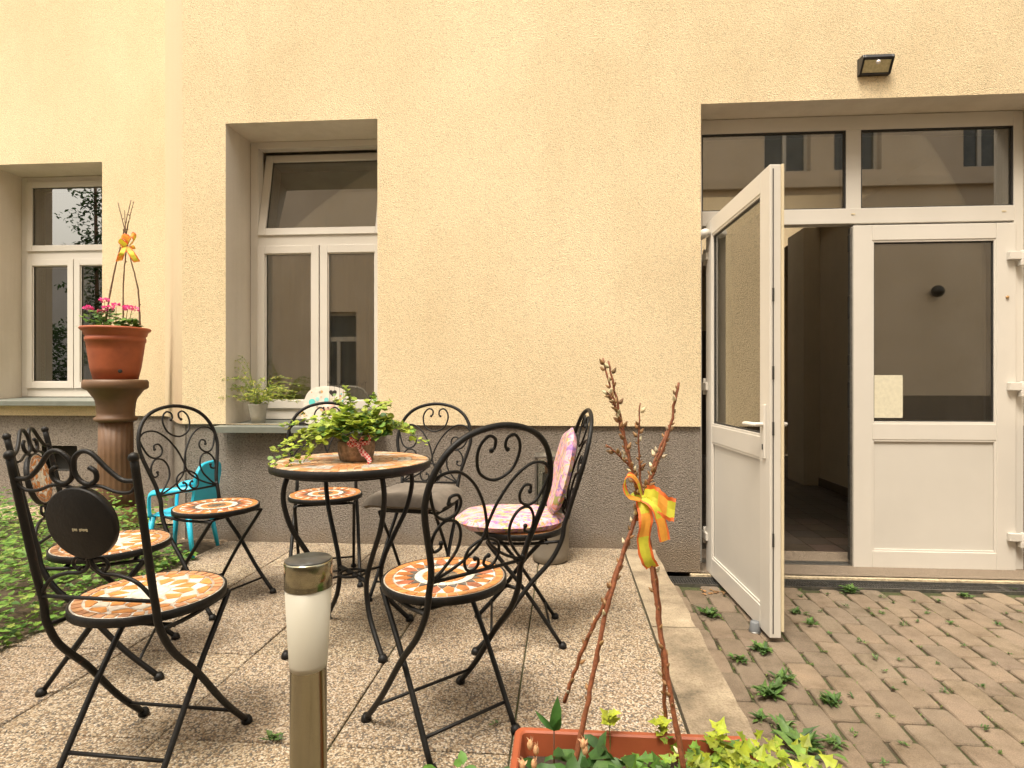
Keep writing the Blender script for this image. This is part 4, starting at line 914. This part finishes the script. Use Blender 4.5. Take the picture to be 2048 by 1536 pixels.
# ------------------------------------------------------------------ terracotta planter box
pb_=thing('planter_box','long terracotta plastic planter box with mixed green plants in the foreground','planter',(.155,1.275,0))
s=MB(); X,Y,Hh=.275,.115,.17
def rrect(a,b_,r,n=5): 
    o=[]
    for (sx,sy,a0) in ((1,1,0),(-1,1,90),(-1,-1,180),(1,-1,270)):
        for k in range(n+1):
            t=R(a0+90*k/n); o.append((sx*(a-r)+r*cos(t),sy*(b_-r)+r*sin(t)))
    return o
rings=[(X-.035,Y-.02,.02,0),(X-.008,Y-.006,.02,Hh-.03),(X-.004,Y-.002,.02,Hh-.028),(X,Y,.022,Hh-.026),(X,Y,.022,Hh-.004),(X-.003,Y-.003,.02,Hh),(X-.014,Y-.014,.016,Hh),(X-.018,Y-.018,.014,Hh-.004),(X-.03,Y-.025,.012,Hh-.10)]
vs=[];nn=24
for a,b2_,r_,z_ in rings: vs += [(p_[0],p_[1],z_) for p_ in rrect(a,b2_,r_)]
fs=[(i*nn+k,i*nn+(k+1)%nn,(i+1)*nn+(k+1)%nn,(i+1)*nn+k) for i in range(len(rings)-1) for k in range(nn)]+[tuple(range(nn))[::-1]]
s.add(vs,fs,True); o_=s.build('box',M['terra'],pb_); 
m__=o_.modifiers.new('e','EDGE_SPLIT'); m__.split_angle=R(35)
s=MB(); s.prism(rrect(X-.026,Y-.024,.012),Hh-.09,Hh-.055); s.build('soil',M['soil'],pb_)
rr=random.Random(41)
def clump(mb,n,cx_,cy_,sx,sy,z0,z1,Lr,kinds,cols,wr=.62,up=.3):
    for i in range(n):
        x=cx_+rr.gauss(0,sx); y=cy_+rr.gauss(0,sy); z_=rr.uniform(z0,z1); L=rr.uniform(*Lr)
        d=(rr.gauss(0,1),rr.gauss(-.15,1),rr.gauss(up,.5)); mb.leaf((x,y,z_),d,(rr.gauss(0,.4),-.6+rr.gauss(0,.3),1),L,L*wr,rr.choice(kinds),jit(rr.choice(cols),.22,rr))
s=MB(); clump(s,80,-.115,-.035,.055,.045,.09,.185,(.04,.075),['oval'],[(.045,.12,.02),(.06,.16,.03),(.09,.2,.04)]); 
s.build('broad_leaves',M['leaf'],pb_)
s=MB(); clump(s,130,.10,.0,.07,.045,.085,.175,(.020,.042),['lobed'],[(.10,.22,.03),(.14,.30,.04),(.2,.36,.05)],.9); s.build('ivy_leaves',M['leaf'],pb_)
s=MB(); clump(s,360,.25,.0,.075,.05,.10,.20,(.018,.040),['lobed'],[(.36,.44,.03),(.44,.50,.04),(.20,.32,.03),(.28,.38,.03)],.75,.5)
for (px,py,t_) in ((1217,1432,1.36),(1320,1450,1.36),(1440,1470,1.3)):
    q=at(px,py,t_)-V(pb_.location); s.tube(spline([(q.x,q.y,.09),(q.x+.004,q.y,.5*(q.z+.09)),tuple(q)],4),.0013,5,col=(.3,.3,.08)); 
    for j in range(9): s.leaf(q+V((0,0,rr.uniform(-.02,.012))),(rr.gauss(0,1),rr.gauss(0,1),.3),(0,-.5,1),rr.uniform(.022,.036),.022,'lobed',jit((.45,.52,.04),.15,rr))
s.build('lime_leaves',M['leaf'],pb_)
s=MB(); q=at(1108,1462,1.30)-V(pb_.location); 
s.leaf(q,(.12,0,1),(.1,-1,0),.075,.032,'oval',(.06,.17,.03)); s.leaf(q,(-.7,0,.7),(.1,-1,.3),.06,.016,'oval',(.07,.19,.04)); s.leaf(q,(.2,-.3,.5),(.1,-1,0),.05,.02,'oval',(.06,.17,.03))
s.tube([(q.x,q.y,.09),(q.x,q.y,q.z)],.0018,6,col=(.15,.06,.03)); s.build('shoot',M['leaf'],pb_)
s=MB()
for (px,py,t_) in ((1060,1490,1.22),(1072,1500,1.22),(1068,1528,1.20),(1170,1500,1.20),(1166,1488,1.20),(1045,1530,1.2)):
    q=at(px,py,t_)-V(pb_.location); s.ball(tuple(q),.0065,1.7,8,(.55,.32,.16)); 
    for j in range(5): s.leaf(q,(rr.gauss(0,.5),rr.gauss(0,.5),1),(1,0,0),.018,.01,'oval',jit((.62,.38,.22),.15,rr))
s.build('dry_blossom',M['bud'],pb_)
tw=thing('twig_pyramid','tall tripod of reddish budding twigs tied with lime and orange ribbon in the planter box','twig decoration',tuple(V((.155,1.275,.12))))
rr=random.Random(77)
A=at
twig_parts(tw,[
 ([A(1128,1405,1.38),A(1165,1300,1.37),A(1215,1190,1.36),A(1268,1045,1.34),A(1300,960,1.33),A(1335,870,1.33),A(1358,765,1.34)],.0042,.0025),
 ([A(1145,1545,1.22),A(1180,1380,1.25),A(1215,1210,1.28),A(1262,1060,1.31),A(1290,985,1.33),A(1310,920,1.34),A(1340,850,1.36)],.0050,.0022),
 ([A(1331,1500,1.38),A(1327,1330,1.37),A(1312,1160,1.35),A(1284,1020,1.33),A(1258,920,1.33),A(1232,820,1.34),A(1205,716,1.36)],.0042,.0016),
 ([A(1368,1545,1.22),A(1338,1370,1.25),A(1312,1200,1.29),A(1288,1040,1.32),A(1262,930,1.34),A(1240,830,1.35),A(1217,722,1.36)],.0052,.0020),
 ([A(1285,1020,1.34),A(1280,940,1.35),A(1277,880,1.35),A(1281,806,1.35)],.0026,.0012),
 ([A(1272,945,1.34),A(1245,918,1.33),A(1214,890,1.32)],.0024,.0013),
 ([A(1240,840,1.34),A(1226,800,1.33),A(1213,783,1.33)],.0022,.0010)],.004,M['bark'],rr,.0108,(.24,.13,.05),.0020)
bs=V(tw.location); s=MB()
def rel2(q): return at(*q)-bs
s.tube([rel2((1264,990,1.335)),rel2((1279,999,1.315)),rel2((1298,996,1.335))],[.007,.010,.007],8,flat=.7,col=(.55,.62,.06))
for pl_,wd,wv in (
 (([1284,992,1.32],[1272,958,1.31],[1256,950,1.295],[1249,972,1.285],[1258,993,1.29],[1282,998,1.31]),.030,(.25,.9,.15)),
 (([1288,994,1.32],[1306,994,1.30],[1318,1002,1.29],[1334,1016,1.285],[1350,1020,1.28]),.052,(.12,.1,1)),
 (([1288,996,1.31],[1310,1012,1.29],[1322,1042,1.285],[1330,1082,1.285]),.026,(.9,.3,.2)),
 (([1285,1000,1.31],[1292,1040,1.29],[1287,1080,1.29],[1295,1118,1.29],[1305,1135,1.30]),.034,(.9,.3,.15))):
    ribbon(s,[rel2(q) for q in pl_],wd,wv,rr)
o_=s.build('ribbon',M['petal'],tw)
# plants left of the planter
rr=random.Random(51)
pt=thing('strawberry_plant','low clump of round green leaves left of the terracotta planter box','plant',(-.235,1.245,0))
s=MB(); clump(s,120,.0,.0,.055,.05,.03,.115,(.025,.045),['round','oval'],[(.08,.19,.03),(.12,.26,.04),(.06,.14,.02)],.9); s.build('foliage',M['leaf'],pt)
s=MB()
for i in range(12): a=i; s.tube([(0.02*cos(a),.02*sin(a),0),(.07*cos(a),.06*sin(a),.07)],.0014,5,col=(.2,.2,.06))
s.tube([(0.02,.03,0),(.03,.06,.06),(.05,.08,.10)],.0014,5,col=(.3,.1,.06)); s.build('stem',M['leaf'],pt)
q=at(545,1480,1150/712); 
# ------------------------------------------------------------------ weeds
def weed(name,x,y,z,sz,label,n,seed,group=None,kind='lobed',cols=((.09,.18,.035),(.06,.13,.03),(.12,.22,.045))):
    r=random.Random(seed); s=MB()
    for i in range(n):
        a=r.uniform(0,2*pi); L=sz*r.uniform(.5,1.0); d=(cos(a),sin(a),r.uniform(.1,.9)); s.leaf((r.gauss(0,sz*.25),r.gauss(0,sz*.25),.002+r.random()*sz*.18),d,(0,0,1),L,L*r.uniform(.3,.5),kind if r.random()<.5 else 'oval',jit(r.choice(cols),.25,r))
    o=s.build(name,M['leaf']); o.location=(x,y,z); return tag(o,label,'weed',group)
def gw(px,py): t=(1-H0)*FOC/(py-768); p_=at(px,py,t); return p_.x,p_.y
GW='weeds growing between the courtyard pavers'
big=[(1418,1232,.055,'bushy green weed between kerb and the foot of the open door'),(1523,1305,.05,'green weed in the paving just below the door stop'),(1478,1322,.04,'pale feathery weed near the kerb below the door'),
 (1563,1362,.045,'dark green rosette weed in the pavers, right of the pale feathery one'),(1538,1392,.06,'largest ragged weed clump in the middle of the kerbside pavers'),(1605,1500,.075,'dandelion rosette with toothed leaves near the bottom edge of the paving'),
 (1565,1455,.04,'upright weed above the dandelion rosette'),(1660,1408,.045,'yellowish weed tuft in a joint right of the ragged clump'),(1668,1492,.035,'small rosette weed right of the dandelion'),(1520,1440,.03,'wispy weed at the kerb edge low in the paving'),
 (1592,1228,.04,'green weed just right of the open door edge'),(1622,1250,.035,'second weed right of the open door, dark and upright'),(1930,1195,.04,'round weed tuft just in front of the drain under the closed door'),(1500,1228,.03,'small weed peeping under the open door'),(1700,1184,.045,'flat weed along the drain near the doorway')]
for i,(px,py,sz,lb) in enumerate(big):
    x,y=gw(px,py); weed('weed',x,y,H0+.002,sz*1.15,lb,44 if sz>.04 else 26,100+i,GW)
rr=random.Random(61)
spots=[(1765,1195),(1785,1208),(1828,1205),(1850,1228),(1740,1220),(1760,1228),(1690,1215),(1835,1245),(1900,1250),(1640,1225),(1660,1270),(1715,1285),(1755,1320),(1770,1345),(1800,1322),(1810,1368),(1875,1330),(1925,1293),(1985,1330),(2020,1230),(2040,1225),(1995,1252),(1960,1375),(1890,1385),(1705,1395),(1755,1435),(1975,1460),(1810,1490),(1765,1530),(1710,1470),(1600,1195),(1805,1250),(1655,1190),(1880,1205),(2030,1180)]
for i,(px,py) in enumerate(spots):
    x,y=gw(px,py); weed('weed_tuft',x+rr.gauss(0,.004),y,H0+.002,rr.uniform(.016,.028),'tiny tuft of green sprouting from a joint between the courtyard pavers',10,300+i,'tiny weed tufts in the paver joints')
q=at(545,1482,1150/714); weed('weed',q.x,q.y,.002,.035,'small green weed in a slab joint left of the bollard light',14,500,None,'lobed')
q=at(985,1450,1150/682); weed('weed',q.x,q.y,.002,.022,'tiny weed on the slabs just left of the planter box',8,501,None,'lobed')
rq=random.Random(99)
for i in range(70):
    row=rq.randrange(3,26); y=rq.uniform(1.2,3.34); x=.60+(row+.5)*pw+(3.3-y)*.035+rq.gauss(0,.004)
    weed('weed_tuft',x,y,H0-.002,rq.uniform(.010,.022),'tiny tuft of green sprouting from a joint between the courtyard pavers',9,700+i,'tiny weed tufts in the paver joints',cols=((.13,.20,.035),(.09,.15,.03),(.18,.24,.05)))
# moss in joints: stuff
ms=MB(); rr=random.Random(71)
for i in range(12000):
    row=rr.randrange(0,34); y=rr.uniform(.8,3.36); x=.60+(row+.5)*pw+(3.3-y)*.035+rr.gauss(0,.003)
    dens=.5+.5*sin(5.1*x+2.7*y)*cos(3.9*y-x)
    if rr.random()>dens: continue
    a=rr.uniform(0,2*pi); L=rr.uniform(.004,.013); ms.leaf((x,y,H0-.007),(cos(a),sin(a),rr.uniform(.3,1.3)),(0,0,1),L,L*.6,'oval',jit(rr.choice([(.12,.17,.03),(.16,.20,.04),(.09,.12,.03)]),.2,rr))
tag(ms.build('joint_moss',M['leaf']),kind='stuff')
lf=MB(); rr=random.Random(81)
for i in range(26):
    x,y=gw(rr.uniform(1400,1480),rr.uniform(1178,1192)); lf.leaf((x,y,H0+.004),(rr.gauss(0,1),rr.gauss(0,1),0),(0,0,1),rr.uniform(.02,.04),.015,'oval',jit((.42,.22,.09),.3,rr))
tag(lf.build('dry_leaves',M['leaf']),'dry brown leaves blown against the drain under the door hinge','leaves',kind='stuff')
# ------------------------------------------------------------------ the rest of the court, seen in the glass
op=thing('opposite_building','plain cream house across the courtyard, seen only as a reflection in the glass','building',(2,-5.6,0))
s=MB(); s.add([(0,0,0)],[]); 
wins=[(-7.9,-6.9,.9,2.7),(-4.6,-3.5,.9,2.7),(-1.2,-.1,.9,2.7),(2.6,3.7,.9,2.7),(-7.6,-6.6,5.7,7.6),(-4.2,-3.2,5.7,7.6),(-1.0,.0,5.7,7.6),(2.4,3.4,5.7,7.6),(3.9,4.9,5.7,7.6),(6.6,7.5,5.7,7.6)]
s=MB(); xs=sorted({-10.,10.,*[v for w_ in wins for v in w_[:2]]}); zs=sorted({-.3,12.5,*[v for w_ in wins for v in w_[2:]]})
for i in range(len(xs)-1):
    for k in range(len(zs)-1):
        a,b_,c,d=xs[i],xs[i+1],zs[k],zs[k+1]
        if any(h[0]<=a and b_<=h[1] and h[2]<=c and d<=h[3] for h in wins): continue
        s.add([(a,0,c),(b_,0,c),(b_,0,d),(a,0,d)],[(3,2,1,0)])
s.box(-10,10,-4,-.4,-.3,12.5)
for (a,b_,c,d) in wins: s.add([(a,0,c),(a,-.4,c),(a,-.4,d),(a,0,d)],[(3,2,1,0)]); s.add([(b_,0,c),(b_,-.4,c),(b_,-.4,d),(b_,0,d)],[(0,1,2,3)]); s.add([(a,0,d),(b_,0,d),(b_,-.4,d),(a,-.4,d)],[(0,1,2,3)])
s.build('wall',M['oppwall'],op)
s=MB(); s.box(-10,10,.0,.14,5.3,5.5); s.box(-10,10,.0,.16,12.3,12.55); s.build('cornice',M['oppwall'],op)
s=MB(); s.box(-10,10,.0,.03,-.3,.75); s.build('plinth',M['plinth'],op)
for (a,b_,c,d) in wins:
    f=MB(); frame(f,a,b_,c,d,-.25,-.18,.07); f.box((a+b_)/2-.04,(a+b_)/2+.04,-.25,-.18,c+.07,c+(d-c)*.62); f.box(a+.07,b_-.07,-.25,-.181,c+(d-c)*.62,c+(d-c)*.68); o=f.build('window',M['pvc'],op)
    g=MB(); g.box(a+.05,b_-.05,-.23,-.22,c+.05,d-.05); g.build('pane',M['oppane'],o)
ol2=thing('round_lamp','round black lamp on the opposite wall, mirrored in the door glass','wall lamp',(7.97,-5.6,2.99)); s=MB(); s.ball((0,.14,0),.13,1,16); s.tube([(0,0,0),(0,.1,0)],.04,10); s.build('lamp_globe',blk,ol2)
wb=thing('white_building','white rendered house beyond the court, seen only as a reflection in the glass','building',(-14.5,-7,0))
s=MB(); s.box(-6,5.9,-5,0,-.3,4.6); s.build('wall',M['whitewall'],wb)
s=MB(); frame(s,1.0,1.9,3.2,4.3,.005,.05,.06); o=s.build('window',M['pvc'],wb); g=MB(); g.box(1.05,1.85,.006,.02,3.25,4.25); g.build('pane',simple('blue_pane',(.05,.08,.14),.1),o)
for (tx,ty,hh,lb) in ((-12.5,-5.2,7.6,'slim leafy tree in front of the white house, seen reflected in the left window'),(-14.2,-5.4,2.9,'low bushy tree before the white house, left of the slim one')):
    tr=thing('tree',lb,'tree',(tx,ty,-.3)); s=MB(); s.tube(spline([(0,0,0),(.05,.03,hh*.4),(-.03,0,hh*.9)],6),[.07-.003*i for i in range(13)],8); s.build('trunk',M['barkgrey'],tr)
    s=MB(); rr=random.Random(int(hh*10))
    for i in range(2600):
        z_=rr.uniform(.3,1)*hh; rad=(.9 if hh>4 else 1.3)*sqrt(max(.02,1-((z_/hh-.6)/.45)**2))*rr.random()**.5*(.7+.3*sin(z_*7)); a=rr.uniform(0,2*pi)
        L=rr.uniform(.08,.15); s.leaf((rad*cos(a),rad*sin(a),z_),(rr.gauss(0,1),rr.gauss(0,1),rr.gauss(0,.6)),(rr.gauss(0,1),rr.gauss(0,1),1),L,L*.5,'oval',jit((.05,.11,.025),.3,rr))
    s.build('crown',M['leaf'],tr)
# ------------------------------------------------------------------ light, sky, camera
SE,SAZ=R(64),R(205)     # sun direction: elevation and compass angle (from +Y clockwise)
W_=bpy.data.worlds.new('World'); S.world=W_; W_.use_nodes=True; nt=W_.node_tree; bg=nt.nodes['Background']
sk=N(nt,'ShaderNodeTexSky',sky_type='NISHITA'); sk.sun_disc=False; sk.sun_elevation=SE; sk.sun_rotation=SAZ; sk.dust_density=6; sk.air_density=1.5; sk.altitude=200
hs=N(nt,'ShaderNodeHueSaturation'); hs.inputs['Saturation'].default_value=.25; nt.links.new(sk.outputs[0],hs.inputs['Color'])
mx=mixc(nt,1.0,hs.outputs[0],(1.0,.915,.79),'MULTIPLY'); nt.links.new(mx,bg.inputs[0]); bg.inputs[1].default_value=.15
sd=V((sin(SAZ)*cos(SE),cos(SAZ)*cos(SE),sin(SE)))
L=bpy.data.lights.new('sun','SUN'); L.energy=1.4; L.angle=R(18); L.color=(1,.92,.80); lo=bpy.data.objects.new('sun',L); C.objects.link(lo); lo.rotation_euler=(-sd).to_track_quat('-Z','Y').to_euler(); lo.location=(0,0,10)
cam=bpy.data.cameras.new('camera'); co_=bpy.data.objects.new('camera',cam); C.objects.link(co_); co_.location=(0,0,1); co_.rotation_euler=(R(90),0,YAW)
cam.sensor_width=36; cam.lens=36*FOC/2048; cam.shift_x=-(1050-1024)/2048; cam.clip_end=1000; cam.clip_start=.02; S.camera=co_
S.render.engine='CYCLES'; S.render.resolution_x=1024; S.render.resolution_y=768
S.view_settings.view_transform='Standard'; S.view_settings.look='None'; S.view_settings.exposure=1.42; S.view_settings.gamma=1
S.cycles.max_bounces=8; S.cycles.transparent_max_bounces=16
